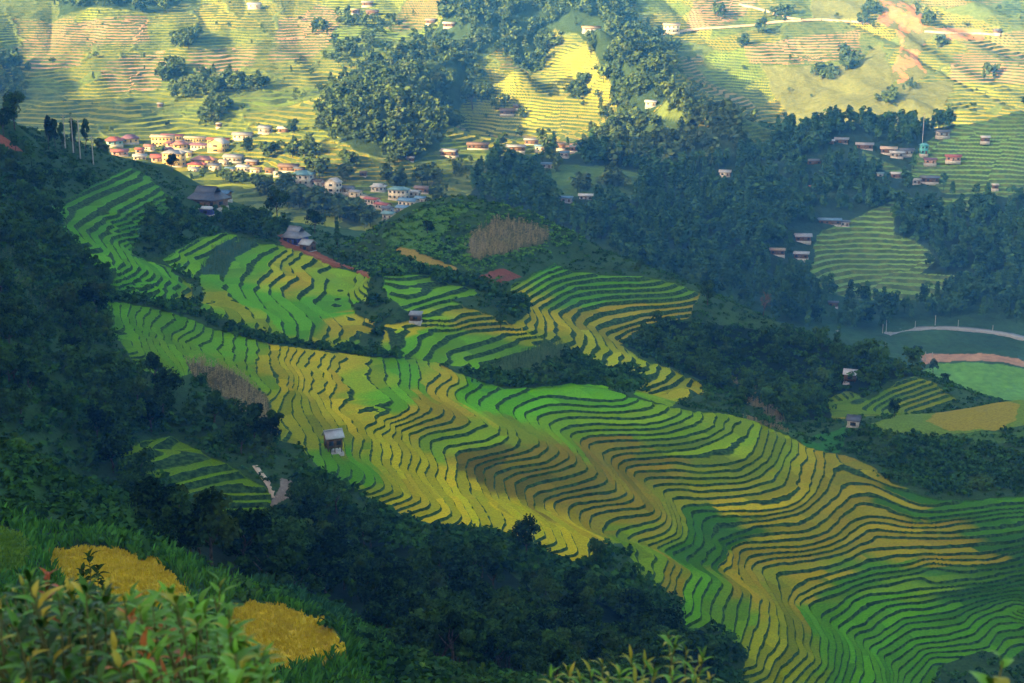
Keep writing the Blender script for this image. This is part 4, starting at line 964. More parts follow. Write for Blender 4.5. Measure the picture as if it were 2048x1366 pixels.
bushes('740,1270 900,1340 1150,1390 680,1390', 60, 185, .5, .6, 1.8, 34)
bushes('90,440 130,470 240,560 290,610 230,640 120,620 60,520', 300, 400, .30, 1.0, 2.8, 35)
bushes('-20,690 120,760 300,850 380,880 240,900 230,950 120,930 -20,870', 140, 310, .16, 1.0, 2.8, 37)
bushes('1400,1230 1450,1225 1500,1290 1500,1390 1380,1390', 180, 262, .35, .8, 2.2, 38)
B[8][:, 5] += .18  # bushes on the near left slope: its lit look put into a lighter tone
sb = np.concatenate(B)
hb = scatter(PL("700,480 830,412 930,402 1060,425 1190,490 1160,480 1010,535 950,560 920,540 760,560 690,520"), 420, 505, .26, .5, 1.6, 36, avoid=RICE_AREAS + NOBUSH)
hb[:, 5] += .12
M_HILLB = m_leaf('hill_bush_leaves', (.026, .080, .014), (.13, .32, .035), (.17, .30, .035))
merged('hill_scrub', hb, [('bush', 46, .30, 8)], M_HILLB, 'bright green low scrub covering the round hill behind the terraces', 'bushes', trunks=False)
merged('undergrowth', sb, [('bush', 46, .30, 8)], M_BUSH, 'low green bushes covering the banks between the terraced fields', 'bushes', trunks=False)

# pines and mixed wood on the shaded hill to the right
sp = scatter(W8, 600, 960, .034, 5.5, 14, 8, avoid=CROPS, w=(.8, 1.25))
sz = sp[:, 3] / np.hypot(sp[:, 0], sp[:, 1]); o_ = np.argsort(-sz)
pine_protos = []
for i in range(5):
    Q, t = crown('pine' if i < 3 else 'tall', 300, .075, 700 + i); pine_protos.append(crown_obj('pine_tree', Q, t, M_PINE))
usedp = set()
for s in sp[o_[:260]]:
    k = int(r.integers(5)); o = pine_protos[k]
    if k in usedp: o = o.copy(); COL.objects.link(o)
    usedp.add(k)
    o.location = s[:3]; o.scale = (s[3] * s[4],) * 2 + (s[3],); o.rotation_euler = (0, 0, r.uniform(0, 6.28))
    put(o, label='tall dark pine on the blue shaded hill at right', category='tree', group='pines of the right hill')
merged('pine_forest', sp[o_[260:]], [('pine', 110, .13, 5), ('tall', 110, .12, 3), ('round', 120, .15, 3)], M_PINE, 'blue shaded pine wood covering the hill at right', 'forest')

# sunlit woods on the far slope
S9 = []
for (nme, a, b, p) in FARPOLY:
    if nme == 'forest': S9.append(scatter(p, a, b, .020, 6, 14, 9 + int(p[0][0]), w=(.8, 1.3)))
CL = """360,85,16,28 385,75,14,22 350,140,18,35 330,155,10,25 375,180,35,30 430,175,40,30 470,165,30,25 420,235,22,25 440,215,20,20 520,170,18,15 20,130,22,30 10,170,30,25 30,190,20,15 700,40,30,14 760,50,35,15 690,110,30,18 740,90,30,15 640,60,20,8
660,250,20,15 600,310,22,14 620,295,20,10 570,270,16,8 700,330,20,10 640,370,25,12 680,420,40,22 640,410,30,16 720,415,20,14 560,350,20,10 620,340,18,10 450,345,25,16 400,350,20,14 520,355,30,14 870,360,22,12 840,390,25,12 800,370,15,6 960,195,22,18 1150,190,14,14 1160,170,10,8 1240,110,20,14 1270,180,22,20
1520,60,10,10 1483,86,7,6 1700,130,25,18 1650,150,25,14 1690,110,14,12 1560,30,26,10 1740,20,14,16 1730,45,14,10 1850,40,30,10 1780,200,16,10 1820,170,20,8 1880,90,14,6 1980,150,20,6 1440,25,14,8 1200,300,40,12 1250,310,30,14 1100,310,20,8 1000,310,16,6 910,345,10,4 490,300,12,6 540,310,14,6 305,295,14,8 260,305,14,8 370,305,10,6 480,345,18,8
215,330,20,10 240,280,14,5 820,310,18,10 780,320,20,8 1010,215,14,8 1040,230,12,5 1350,215,30,14 1450,240,26,14 1480,290,20,12 1400,220,24,12 1370,190,16,8 590,375,30,22 620,395,36,30 660,400,30,24 700,425,30,26 740,440,26,22 585,405,26,16 560,385,26,16 530,375,24,14 480,360,20,12 450,360,16,8 860,400,24,16 820,440,16,10 640,345,14,8 300,335,10,5 325,306,8,4 375,325,8,5 420,345,10,6 440,350,14,8 470,335,8,4 520,335,10,5 255,300,10,5 690,360,14,7 780,365,16,8 800,400,14,7 850,370,16,8 905,325,16,7 1000,290,12,6 1080,285,12,6 1160,300,16,10 1100,345,20,12 1160,385,18,12 1230,370,24,16"""
for j, t in enumerate(CL.split()):
    u, v, ru, n = map(float, t.split(',')); rr = np.random.default_rng(300 + j); q = []
    for _ in range(int(n * 1.2)):
        h = hit(u + rr.normal(0, ru * .5), v + rr.normal(0, ru * .28) + 4, 560); q.append([h[0], h[1], h[2] - .2, rr.uniform(3.5, 11), rr.uniform(.9, 1.3), rr.normal(0, .15)])
    q = np.array(q); S9.append(q)
# odd bushes along the terrace edges
r9 = np.random.default_rng(77); m = 480; yy = r9.uniform(760, 1280, m); xx = r9.uniform(-.4, .4, m) * yy
uu, vv = project(np.c_[xx, yy, z_smooth(xx, yy)]); keep = ~inpoly(uu, vv, W8)
S9.append(np.c_[xx, yy, z_smooth(xx, yy), 1.5 + 5 * r9.random(m) ** 2, r9.uniform(1, 1.5, m), r9.normal(0, .15, m)][keep])
s9 = np.concatenate(S9)
u9, v9 = project(s9[:, :3]); t9 = v9 - s9[:, 3] * FPX / s9[:, 1]; k9 = np.ones(len(s9), bool)
for hx, hy, hw in HB: k9 &= ~((np.abs(u9 - hx) < .7 * hw) & (v9 > hy - .4 * hw) & (t9 < hy - .10 * hw) & (v9 < hy + 60))
s9 = s9[k9]
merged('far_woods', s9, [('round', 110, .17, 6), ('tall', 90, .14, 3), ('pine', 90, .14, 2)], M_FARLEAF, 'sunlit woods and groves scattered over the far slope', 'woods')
print('plants', len(s1), len(s2), len(s4), len(s6), 'bushes', len(sb), 'pines', len(sp), 'far', len(s9))
# ------------------------------------------------------------------ houses
def m_plain(name, c, var=.25, rough=.8, scale=1.5):
    t = NT(name); n = t.noise(scale, 4)
    t.b.inputs['Roughness'].default_value = rough
    return t.base(t.mix(t.smooth(n, .3, .7), tuple(k * (1 - var) for k in c), tuple(min(1, k * (1 + var)) for k in c)))
def m_roof(name, c):
    t = NT(name); oc = t.new('TexCoord').outputs['Object']
    wv = t.new('TexWave', wave_type='BANDS', bands_direction='X'); wv.inputs['Scale'].default_value = 2.2; wv.inputs['Distortion'].default_value = .4
    t.l.new(oc, wv.inputs['Vector'])
    st = t.smooth(t.noise(.8, 5), .35, .75)
    col = t.mix(st, tuple(k * .72 for k in c), c)
    t.b.inputs['Roughness'].default_value = .55; t.b.inputs['Specular IOR Level'].default_value = .35
    t.bump(wv.outputs[0], .4, .06)
    return t.base(t.mix(t.math('MULTIPLY', wv.outputs[0], .25), col, tuple(k * .6 for k in c)))
ROOFS = {k: m_roof('roof_' + k, c) for k, c in dict(red=(.42, .11, .08), pink=(.44, .20, .16), purple=(.20, .10, .15), cream=(.58, .46, .34), grey=(.32, .33, .36), pale=(.42, .43, .44),
        white=(.58, .59, .60), brown=(.20, .14, .11), teal=(.17, .33, .35), blue=(.14, .27, .42), slate=(.12, .14, .18), tan=(.45, .34, .24), darkred=(.33, .11, .09)).items()}
WALLS = {k: m_plain('wall_' + k, c) for k, c in dict(yellow=(.66, .52, .22), white=(.60, .57, .50), cyan=(.30, .55, .60), wood=(.16, .10, .06), grey=(.34, .34, .34), brown=(.22, .14, .09),
        pink=(.55, .34, .28), blue=(.08, .10, .35), turquoise=(.12, .42, .45)).items()}
M_DARKGLASS = m_plain('window_dark', (.03, .04, .05), .3, .3)
M_TIMBER = m_plain('timber', (.13, .09, .06), .35)
M_CONCRETE = m_plain('concrete', (.42, .40, .37), .2)
def gbox(x0, x1, y0, y1, z0, z1):
    V = np.array([(a, b, c) for c in (z0, z1) for a, b in ((x0, y0), (x1, y0), (x1, y1), (x0, y1))], float)
    return V, np.array([(0, 3, 2, 1), (4, 5, 6, 7), (0, 1, 5, 4), (1, 2, 6, 5), (2, 3, 7, 6), (3, 0, 4, 7)])
def roof_mesh(kind, w, d, h, ov, th=.14):
    """sheets of a gabled or hipped roof with thickness, eaves at z=0"""
    a, b = w / 2 + ov, d / 2 + ov; parts = []
    def slab(P):
        P = np.array(P, float); T = P + (0, 0, -th); n = len(P)
        V = np.r_[P, T]; F = [list(range(n)), list(range(2 * n - 1, n - 1, -1))] + [[i, i + n, (i + 1) % n + n, (i + 1) % n] for i in range(n)]
        if n == 3: F = [[0, 1, 2, 2], [5, 4, 3, 3]] + F[2:]
        parts.append((V, np.array(F)))
    if kind == 'hip':
        r = max(w / 2 - d / 2, .25 * w)
        slab([(-a, -b, 0), (a, -b, 0), (r, 0, h), (-r, 0, h)]); slab([(a, b, 0), (-a, b, 0), (-r, 0, h), (r, 0, h)])
        slab([(a, -b, 0), (a, b, 0), (r, 0, h)]); slab([(-a, b, 0), (-a, -b, 0), (-r, 0, h)])
    elif kind == 'halfhip':
        k = .55; r = a * .62
        slab([(-a, -b, 0), (a, -b, 0), (r, -b * (1 - k), h * k), (-r, -b * (1 - k), h * k)]); slab([(a, b, 0), (-a, b, 0), (-r, b * (1 - k), h * k), (r, b * (1 - k), h * k)])
        slab([(a, -b, 0), (a, b, 0), (r, b * (1 - k), h * k), (r, -b * (1 - k), h * k)]); slab([(-a, b, 0), (-a, -b, 0), (-r, -b * (1 - k), h * k), (-r, b * (1 - k), h * k)])
        q = r + .3
        slab([(-q, -b * (1 - k), h * k + .05), (q, -b * (1 - k), h * k + .05), (q, 0, h), (-q, 0, h)]); slab([(q, b * (1 - k), h * k + .05), (-q, b * (1 - k), h * k + .05), (-q, 0, h), (q, 0, h)])
    elif kind == 'shed':
        slab([(-a, -b, 0), (a, -b, 0), (a, b, h), (-a, b, h)])
    else:
        slab([(-a, -b, 0), (a, -b, 0), (a, 0, h), (-a, 0, h)]); slab([(a, b, 0), (-a, b, 0), (-a, 0, h), (a, 0, h)])
    return joinVF(parts)
def house(px, py, wpx, ratio, storey_h, kind, roof, wall, rot, label, cat='house', group=None, name=None, nwin=3, rows=1, stilts=0, D0=200, rise=None, near=False):
    P = hit(px, py, D0); D = P[1]
    if not near: wpx *= .92; storey_h *= .84
    w = wpx * D / FPX; d = w * ratio; H = storey_h * rows
    e = bpy.data.objects.new(name or cat.replace(' ', '_'), None); COL.objects.link(e); e.empty_display_size = .3
    e.location = (P[0], P[1], P[2] - .25); e.rotation_euler = (0, 0, R(rot)); put(e, label=label, category=cat, group=group)
    rise = rise or d * .30
    parts = [gbox(-w / 2, w / 2, -d / 2, d / 2, stilts, stilts + H)]
    if kind == 'gable':
        g = [(s * (w / 2 - .02), yy, zz) for s in (-1, 1) for yy, zz in ((-d / 2, stilts + H), (d / 2, stilts + H), (0, stilts + H + rise - .15))]
        parts.append((np.array(g), np.array([(0, 1, 2, 2), (3, 5, 4, 4)])))
    V, F = joinVF(parts); mesh_np('wall', V, F, WALLS[wall], e)
    base = gbox(-w / 2 - .2, w / 2 + .2, -d / 2 - .2, d / 2 + .2, -2.0, .12)
    mesh_np('foundation', *base, M_CONCRETE, e)
    V, F = roof_mesh(kind, w, d, rise, min(.8, .12 * w)); V[:, 2] += stilts + H + .1
    ro = mesh_np('roof', V, F, ROOFS[roof], e)
    if near and kind != 'shed':
        zt = stilts + H + .1 + rise; hw = (w / 2 + min(.8, .12 * w)) * (.62 if kind == 'halfhip' else 1)
        mesh_np('ridge_cap', *gbox(-hw, hw, -.14, .14, zt - .02, zt + .09), ROOFS[roof], ro)
    for rr in range(rows):
        z0 = stilts + storey_h * rr + .30 * storey_h
        for i in range(nwin):
            xc = (-.5 + (i + .5) / nwin) * w
            ww = min(.62, .22 * w / nwin + .1)
            if rr == 0 and i == nwin // 2 and nwin > 1 and not stilts:
                mesh_np('door', *gbox(xc - .5, xc + .5, -d / 2 - .05, -d / 2 + .05, .12, .72 * storey_h), M_TIMBER, e); continue
            if near:
                o = mesh_np('window', *gbox(xc - ww - .08, xc + ww + .08, -d / 2 - .05, -d / 2 + .05, z0 - .08, z0 + .42 * storey_h + .08), M_TIMBER, e)
                mesh_np('pane', *gbox(xc - ww, xc + ww, -d / 2 - .07, -d / 2 + .03, z0, z0 + .42 * storey_h), M_DARKGLASS, o)
            else: mesh_np('window', *gbox(xc - ww, xc + ww, -d / 2 - .04, -d / 2 + .06, z0, z0 + .42 * storey_h), M_DARKGLASS, e)
        for sgn in (-1, 1):
            mesh_np('window', *gbox(sgn * w / 2 - .05, sgn * w / 2 + .05, -.18 * d, .12 * d, z0, z0 + .42 * storey_h), M_DARKGLASS, e)
    if stilts:
        for sx in (-1, 0, 1):
            for sy in (-1, 1):
                mesh_np('post', *tube([(sx * w * .44, sy * d * .42, -1.2), (sx * w * .44, sy * d * .42, stilts + .05)], [.11, .10]), M_TIMBER, e)
    return e
SCH = 'long school blocks of the village'
ROOFS['turq'] = m_roof('roof_turquoise', (.14, .52, .56)); ROOFS['orange'] = m_roof('roof_orange', (.55, .20, .08))
for ln in HOUSES.strip().split('\n'):
    a, lab = ln.split('|'); f = a.split(',')
    house(float(f[0]), float(f[1]), float(f[2]), float(f[3]), float(f[4]), f[5], f[6], f[7], float(f[8]), lab, rows=int(f[9]), nwin=int(f[10]), D0=560, cat='hut' if ' hut' in lab else 'shed' if ' shed' in lab else 'house')
# near houses
house(417, 412, 62, .75, 3.0, 'halfhip', 'slate', 'brown', -22, 'large dark wooden house with sweeping grey roof above the upper terraces', nwin=4, D0=430, rise=4.4, near=True)
house(446, 398, 30, .6, 2.6, 'gable', 'blue', 'wood', -18, 'shed with bright blue roof behind the large dark wooden house', cat='shed', nwin=2, D0=430, near=True)
house(414, 429, 24, .6, 2.2, 'shed', 'white', 'blue', -16, 'low lean-to with white and blue sheet roof below the large dark house', cat='shed', nwin=1, D0=430, rise=.5, near=True)
house(592, 486, 36, 1.0, 2.6, 'halfhip', 'grey', 'blue', -28, 'house with weathered grey hipped roof and deep blue wall on red earth', nwin=3, D0=430, rise=3.6, near=True)
house(616, 500, 24, .9, 2.4, 'gable', 'white', 'wood', -30, 'open shed with white roof next to the blue walled house', cat='shed', nwin=1, D0=430, rise=1.5, near=True)
house(667, 902, 33, .8, 2.0, 'gable', 'white', 'wood', 24, 'pale tin roofed stilt hut standing on the golden terraces', cat='hut', nwin=2, stilts=1.1, D0=200, rise=1.3, near=True)
house(1700, 766, 24, .8, 1.9, 'gable', 'white', 'wood', -20, 'white roofed stilt hut at the edge of the wooded spur', cat='hut', nwin=1, stilts=1.0, D0=330, rise=1.2, near=True)
house(1707, 853, 24, .7, 1.7, 'gable', 'slate', 'white', -24, 'blue grey roofed hut with pale wall on the saddle beside the meadow', cat='hut', nwin=1, D0=300, rise=1.1, near=True)
house(832, 642, 22, .7, 1.8, 'shed', 'grey', 'wood', -10, 'little grey field shelter by the trees between the green terraces', cat='hut', nwin=1, D0=330, rise=.6, near=True)
# ------------------------------------------------------------------ poles, roads, single trees, corn, foreground
M_POLE = m_plain('pole_concrete', (.36, .36, .35), .15)
def pole(px, pyb, pyt, label, D0=200, cat='utility pole', name='utility_pole', D=None, arms=1, thick=1.0):
    P = hit(px, pyb, D0) if D is None else at_d(px, pyb, D)
    h = max(2.5, at_d(px, pyt, P[1])[2] - P[2]); rr = .16 * thick
    e = bpy.data.objects.new(name, None); COL.objects.link(e); e.location = P; put(e, label=label, category=cat, group='poles')
    mesh_np('shaft', *tube([(0, 0, -.6), (0, 0, h)], [rr, rr * .65], 8), M_POLE, e)
    for k in range(arms):
        zz = h - .5 - .9 * k
        arm = mesh_np('crossarm', *gbox(-.8, .8, -.07, .07, zz, zz + .12), M_POLE, e)
        for s in (-.7, 0, .7): mesh_np('insulator', *tube([(s, 0, zz + .12), (s, 0, zz + .36)], [.06, .04], 6), M_CONCRETE, arm)
    return e
for px, b, t, lab in ((131, 300, 230, 'pale power pole on the left ridge, leftmost of the four'), (147, 306, 233, 'pale power pole on the left ridge, second from the left'),
                      (161, 318, 238, 'pale power pole on the left ridge, third from the left'), (187, 330, 272, 'pale power pole on the left ridge, nearest the terraces')):
    pole(px, b, t, lab, D0=380, thick=1.5, arms=2)
for px, b, t, lab in ((1765, 668, 648, 'short utility pole at the left end of the curved road'), (1772, 664, 640, 'utility pole just right of the road end'), (1830, 658, 642, 'short utility pole behind the road curve'),
                      (1870, 652, 630, 'tall utility pole at the top of the road curve'), (1916, 655, 640, 'utility pole right of the road top'), (1985, 665, 650, 'utility pole on the descending right part of the road'),
                      (1770, 702, 684, 'utility pole in the dark scrub under the road'), (1838, 712, 697, 'short pole left of the bare river bank'), (1850, 724, 703, 'pole beside the bare river bank'), (1863, 734, 704, 'taller pole at the green valley field corner')):
    pole(px, b, t, lab, D0=480, thick=1.0, arms=0)
pole(1844, 296, 226, 'slender radio mast rising above the turquoise house', D0=700, cat='radio mast', name='radio_mast', arms=2, thick=1.3)
pole(1674, 678, 660, 'white post standing at the edge of the wooded spur', D0=480, thick=1.6, arms=1)

M_ROAD = m_plain('road_surface', (.22, .24, .26), .12, .8, .6); M_TRACK = m_plain('dirt_track', (.55, .42, .30), .2, .9, .4)
def strip(name, pix, width, mat, D0, lift=.35):
    pts = np.array([hit(u, v, D0) for u, v in resample(pix, 6)])
    k = np.ones(5) / 5
    for c in range(3): pts[2:-2, c] = np.convolve(pts[:, c], k, 'valid')
    t = np.gradient(pts[:, :2], axis=0); t /= np.linalg.norm(t, axis=1, keepdims=True) + 1e-9; nrm = np.c_[-t[:, 1], t[:, 0]]
    L = pts[:, :2] + nrm * width / 2; Rr = pts[:, :2] - nrm * width / 2; n = len(pts); zc = pts[:, 2] + lift
    V = np.r_[np.c_[L, zc], np.c_[Rr, zc], np.c_[L, zc - 1.6], np.c_[Rr, zc - 1.6]]
    F = []
    for i in range(n - 1): F += [(i, i + 1, n + i + 1, n + i), (2 * n + i, 2 * n + i + 1, i + 1, i), (n + i, n + i + 1, 3 * n + i + 1, 3 * n + i)]
    return put(mesh_np(name, V, np.array(F), mat), kind='structure')
strip('road', [(1770, 670), (1800, 662), (1850, 657), (1900, 656), (1960, 661), (2010, 668), (2070, 682)], 5.0, M_ROAD, 560)
strip('village_road', [(640, 362), (680, 374), (720, 392), (745, 398), (790, 425)], 5.0, M_TRACK, 650)
strip('hillside_road', [(1330, 66), (1400, 57), (1500, 50), (1560, 42), (1640, 38), (1740, 45)], 5.0, M_TRACK, 900)
strip('upper_track', [(1480, 8), (1530, 20), (1570, 34), (1610, 40)], 4.0, M_TRACK, 900)
strip('hillside_track', [(1850, 62), (1900, 66), (1960, 66), (2000, 70)], 6.0, M_TRACK, 900)
strip('footpath', [(510, 935), (525, 955), (545, 985), (550, 1000)], 1.0, M_TRACK, 200, .12)
strip('terrace_path', [(610, 502), (650, 520), (700, 535), (755, 555)], 1.6, m_plain('red_path', (.30, .12, .06), .25), 430, .15)

# single trees that stand out
def solo(px, py, hpx, wf, kind, label, D0=200, name='broadleaf_tree', mat=None, n=1800, size=.05):
    P = hit(px, py, D0); h = hpx * P[1] / FPX
    e = bpy.data.objects.new(name, None); COL.objects.link(e); e.location = (P[0], P[1], P[2] - .2); e.scale = (h * wf, h * wf, h)
    sd = int(px * 7 + py) % 9973
    Q, t = crown(kind, n, size, sd); crown_obj('crown', Q, t, mat or M_LEAF, e)
    V, F = trunk_mesh('trunk', kind, sd); mesh_np('trunk', V, F, M_BARK, e, smooth=True)
    return put(e, label=label, category='tree')
solo(1001, 662, 42, .75, 'round', 'lone rounded dark tree standing on the terrace between two fields', 340)
solo(1052, 1118, 100, .8, 'round', 'tall dark tree rising against the golden terraces', 205)
solo(1192, 1140, 78, .65, 'round', 'dark tree at the tip of the golden terraces', 205)
solo(675, 500, 66, .6, 'pine', 'slim dark conifer standing behind the upper houses', 440, 'conifer_tree', M_PINE)
solo(1788, 835, 46, .75, 'round', 'round dark tree in front of the small right terraces', 330)
solo(30, 262, 78, .8, 'round', 'tall dark tree on the skyline at the far left edge', 380)
solo(8, 275, 60, .8, 'round', 'dark tree beside the tallest skyline tree at the left edge', 380)
for i, (a, b) in enumerate(((98, 300), (112, 298), (126, 302), (150, 305), (172, 300))):
    solo(a, b, 66 - 4 * (i % 3), .5, 'tall', ('thin trunked tree at the left of the skyline row', 'thin trunked tree, second in the skyline row', 'thin trunked tree in the middle of the skyline row', 'thin trunked tree, fourth in the skyline row', 'thin trunked tree at the right of the skyline row')[i], 380, 'slender_tree')
solo(1415, 612, 56, .7, 'round', 'tall dark tree at the top of the wooded spur', 380)
solo(1832, 722, 34, .8, 'round', 'dark tree right of the spur against the pale valley', 380)
solo(1866, 745, 30, .9, 'round', 'bushy dark tree above the valley field', 380)
solo(1890, 765, 26, .9, 'round', 'low dark tree at the right end of the spur', 380)
solo(1280, 540, 22, .9, 'round', 'small bush like tree among the right hand terraces', 400)
solo(855, 470, 34, .9, 'round', 'dark round tree on the left face of the round hill', 430)
solo(555, 445, 78, .75, 'round', 'big dark tree on the ridge right of the large wooden house', 460)
solo(630, 468, 60, .7, 'round', 'dark tree on the ridge behind the blue walled house', 460)
solo(345, 345, 40, .8, 'round', 'dark round tree where the upper terraces meet the ridge', 450)
solo(945, 222, 56, .9, 'bamboo', 'feathery pale bamboo clump on the lit slope below the ridge', 700, 'bamboo_clump', M_FARLEAF)
solo(378, 100, 44, .9, 'bamboo', 'feathery tree clump alone on the far lit slope', 900, 'bamboo_clump', M_FARLEAF)
# bare brownish tree against the blue hill
_tb = NT('dry_twigs'); M_DRY = _tb.base(_tb.mix(_tb.noise(2, 2), (.10, .06, .04), (.20, .13, .09)))
solo(1527, 634, 62, .6, 'round', 'leafless reddish brown tree on the spur against the blue hill', 400, 'bare_tree', M_DRY, 420, .03)

# maize fields
M_CORN = m_leaf('dry_maize', (.20, .16, .07), (.40, .33, .17), (.26, .26, .09)); M_CORNG = m_leaf('green_maize', (.04, .10, .04), (.13, .20, .08), (.22, .22, .10))
def corn(poly, d0, d1, dens, h, mat, label, seed):
    s = scatter(PL(poly), d0, d1, dens, h * .8, h * 1.2, seed, edge=3); Q = []
    rr = np.random.default_rng(seed)
    for q in s:
        for k in range(5):
            a = rr.uniform(0, 6.28); b = np.array([math.cos(a), math.sin(a), 0]); n = np.array([-b[1], b[0], 0]); z0 = q[3] * (.15 + .17 * k)
            p = q[:3] + (0, 0, z0); L = .38 * q[3]
            Q.append([p - n * .05, p + b * L * .5 + (0, 0, L * .45) - n * .06, p + b * L + (0, 0, L * .2), p + n * .05 + b * L * .3 + (0, 0, L * .4)])
        p = q[:3]; Q.append([p + (-.04, 0, 0), p + (.04, 0, 0), p + (.03, 0, q[3]), p + (-.03, 0, q[3])])
    Q = np.array(Q); o = crown_obj('maize_crop', Q, rr.random(len(Q)), mat); return put(o, kind='stuff', label=label, category='maize')
corn("942,470 990,438 1050,446 1098,462 1095,480 1040,500 960,522 935,512", 440, 500, .75, 2.3, M_CORN, 'dry tan maize standing on the round hill', 61)
corn("375,725 400,722 480,750 530,790 540,830 555,870 500,840 440,790 390,760", 255, 325, 1.3, 1.7, M_CORN, 'dry tan maize strip beside the left terraces', 62)
corn("1080,690 1130,688 1145,700 1080,740 1000,755 970,740", 330, 400, 1.0, 1.7, M_CORNG, 'green maize patch in the middle of the terraces', 63)
corn("1455,760 1500,775 1560,830 1570,850 1500,810", 330, 420, .9, 1.7, M_CORN, 'dry maize strip at the foot of the wooded spur', 64)
corn("458,478 515,482 490,503 465,516 448,552 404,542 420,500", 400, 520, .9, 1.3, M_CORNG, 'blue green maize patch between the upper fields', 65)
corn("-20,500 60,510 110,560 120,640 60,640 20,560 -20,560", 230, 400, .5, 1.7, M_CORNG, 'thin pale maize on the shaded slope at far left', 66)
corn("1490,836 1560,852 1580,868 1540,858", 325, 350, 1.5, 1.2, M_CORN, 'dry maize fringe along the terrace rim', 67)

# ripe rice and grass close to the camera
def tufts(name, spots, hgt, wid, blades, lean, mat, label, cat, seed):
    rr = np.random.default_rng(seed); n = len(spots) * blades
    b = np.repeat(spots[:, :3], blades, 0) + np.c_[rr.normal(0, wid * 1.6, (n, 2)), np.zeros(n)]
    h = np.repeat(spots[:, 3], blades) * rr.uniform(.6, 1.15, n) * hgt; a = rr.uniform(0, 6.28, n)
    dr = np.c_[np.cos(a), np.sin(a), np.zeros(n)]; nr = np.c_[-np.sin(a), np.cos(a), np.zeros(n)] * wid
    le = (lean * rr.uniform(.3, 1.2, n) * h)[:, None]
    up = np.c_[np.zeros((n, 2)), h]
    Q = np.stack([b - nr, b + nr, b + nr * .7 + dr * le * .45 + up * .8, b - nr * .2 + dr * le + up], 1)
    o = crown_obj(name, Q, np.clip(rr.normal(.5, .22, n) + np.repeat(spots[:, 5], blades), 0, 1), mat); return put(o, kind='stuff', label=label, category=cat)
M_RIPE = m_leaf('ripe_rice', (.60, .44, .02), (.92, .72, .05), (.80, .66, .06)); M_GREENRICE = m_leaf('green_rice', (.10, .22, .015), (.24, .42, .04), (.28, .40, .04))
M_GRASS = m_leaf('grass_blades', (.02, .08, .014), (.10, .30, .035), (.15, .30, .04)); M_REED = m_leaf('reed_blades', (.025, .09, .035), (.10, .30, .11), (.13, .30, .09))
def padspots(i, dens, seed, shrink=.96):
    poly, zp, kind = PADS[i]; W = np.array([at_z(a, b, zp)[:2] for a, b in poly]); c = W.mean(0); W = c + (W - c) * shrink
    rr = np.random.default_rng(seed); lo, hi = W.min(0), W.max(0); n = int(dens * np.prod(hi - lo)); q = rr.uniform(lo, hi, (n, 2)); q = q[inpoly(q[:, 0] + (fbm(q[:, 0] / 1.3, q[:, 1] / 1.3, 45, 3) - .5) * 2.2, q[:, 1] + (fbm(q[:, 0] / 1.3, q[:, 1] / 1.3, 46, 3) - .5) * 2.2, W)]
    f = fbm(q[:, 0] / 2.5, q[:, 1] / 2.5, seed)
    return np.c_[q, np.full(len(q), zp), .85 + .3 * f, np.ones(len(q)), (f - .5) * .7]
tufts('ripe_rice', padspots(0, 14, 71, .99), .34, .04, 6, .5, M_RIPE, 'golden ripe rice in the upper foreground field', 'rice', 71)
tufts('ripe_rice', padspots(1, 14, 72, .99), .34, .04, 6, .5, M_RIPE, 'golden ripe rice in the lower foreground field', 'rice', 72)
tufts('green_rice', padspots(2, 16, 73), .34, .045, 8, .6, M_GREENRICE, 'green rice in the rounded field at the left edge', 'rice', 73)
tufts('green_rice', padspots(3, 16, 74), .34, .045, 8, .6, M_GREENRICE, 'green rice in the small field at the bottom edge', 'rice', 74)
padav = [(p, 60, 190) for p, z_, k_ in PADS]
g1 = scatter(PL("-20,1010 100,1050 300,1080 420,1150 520,1185 640,1215 760,1280 860,1390 -20,1390"), 62, 165, 2.6, .7, 1.5, 81, avoid=padav, edge=4, xr=.4)
tufts('grass', g1, 1.0, .05, 7, .55, M_GRASS, 'lush green grass on the bank around the foreground fields', 'grass', 81)
g2 = scatter(PL("500,1175 560,1172 640,1200 700,1250 690,1275 640,1235 560,1195"), 95, 150, 3.5, 1.2, 2.2, 82, avoid=padav, edge=4, xr=.4)
tufts('reeds', g2, 1.0, .05, 8, .5, M_REED, 'blue green reeds along the top of the lower foreground field', 'reeds', 82)
# ------------------------------------------------------------------ shrubs right in front of the camera
M_FLEAF = m_leaf('shrub_leaves', (.008, .045, .006), (.17, .42, .03), (.28, .38, .025))
M_FRED = m_leaf('young_red_leaves', (.30, .06, .015), (.55, .17, .03), (.40, .22, .03))
M_FYEL = m_leaf('yellowing_leaves', (.20, .24, .02), (.48, .36, .03), (.45, .22, .03))
M_FDARK = m_leaf('dark_shrub_leaves', (.008, .022, .008), (.03, .07, .02), (.05, .08, .02))
_s = NT('green_stems'); M_STEM = _s.base(_s.mix(_s.noise(20, 2), (.10, .14, .04), (.26, .20, .09)))
for m in (M_FLEAF, M_FRED, M_FYEL):
    m.node_tree.nodes['Principled BSDF'].inputs['Roughness'].default_value = .45
    m.node_tree.nodes['Principled BSDF'].inputs['Specular IOR Level'].default_value = .2
def leaf_blade(base, direc, up, L, W, droop):
    """a folded, drooping lance-shaped leaf as 2 x 6 quads"""
    n = 7; V = []; side = np.cross(direc, up); side /= np.linalg.norm(side) + 1e-9; nrm = np.cross(side, direc)
    for i in range(n):
        t = i / (n - 1); p = base + direc * L * t + up * L * (.10 * math.sin(math.pi * t) - droop * t * t)
        w = W * (math.sin(math.pi * min(1, t * 1.02) ** .8) + .02)
        V += [p - side * w * .5 + nrm * w * .16, p, p + side * w * .5 + nrm * w * .16]
    F = [(3 * i + k, 3 * i + k + 1, 3 * i + 4 + k, 3 * i + 3 + k) for i in range(n - 1) for k in (0, 1)]
    return np.array(V), np.array(F)
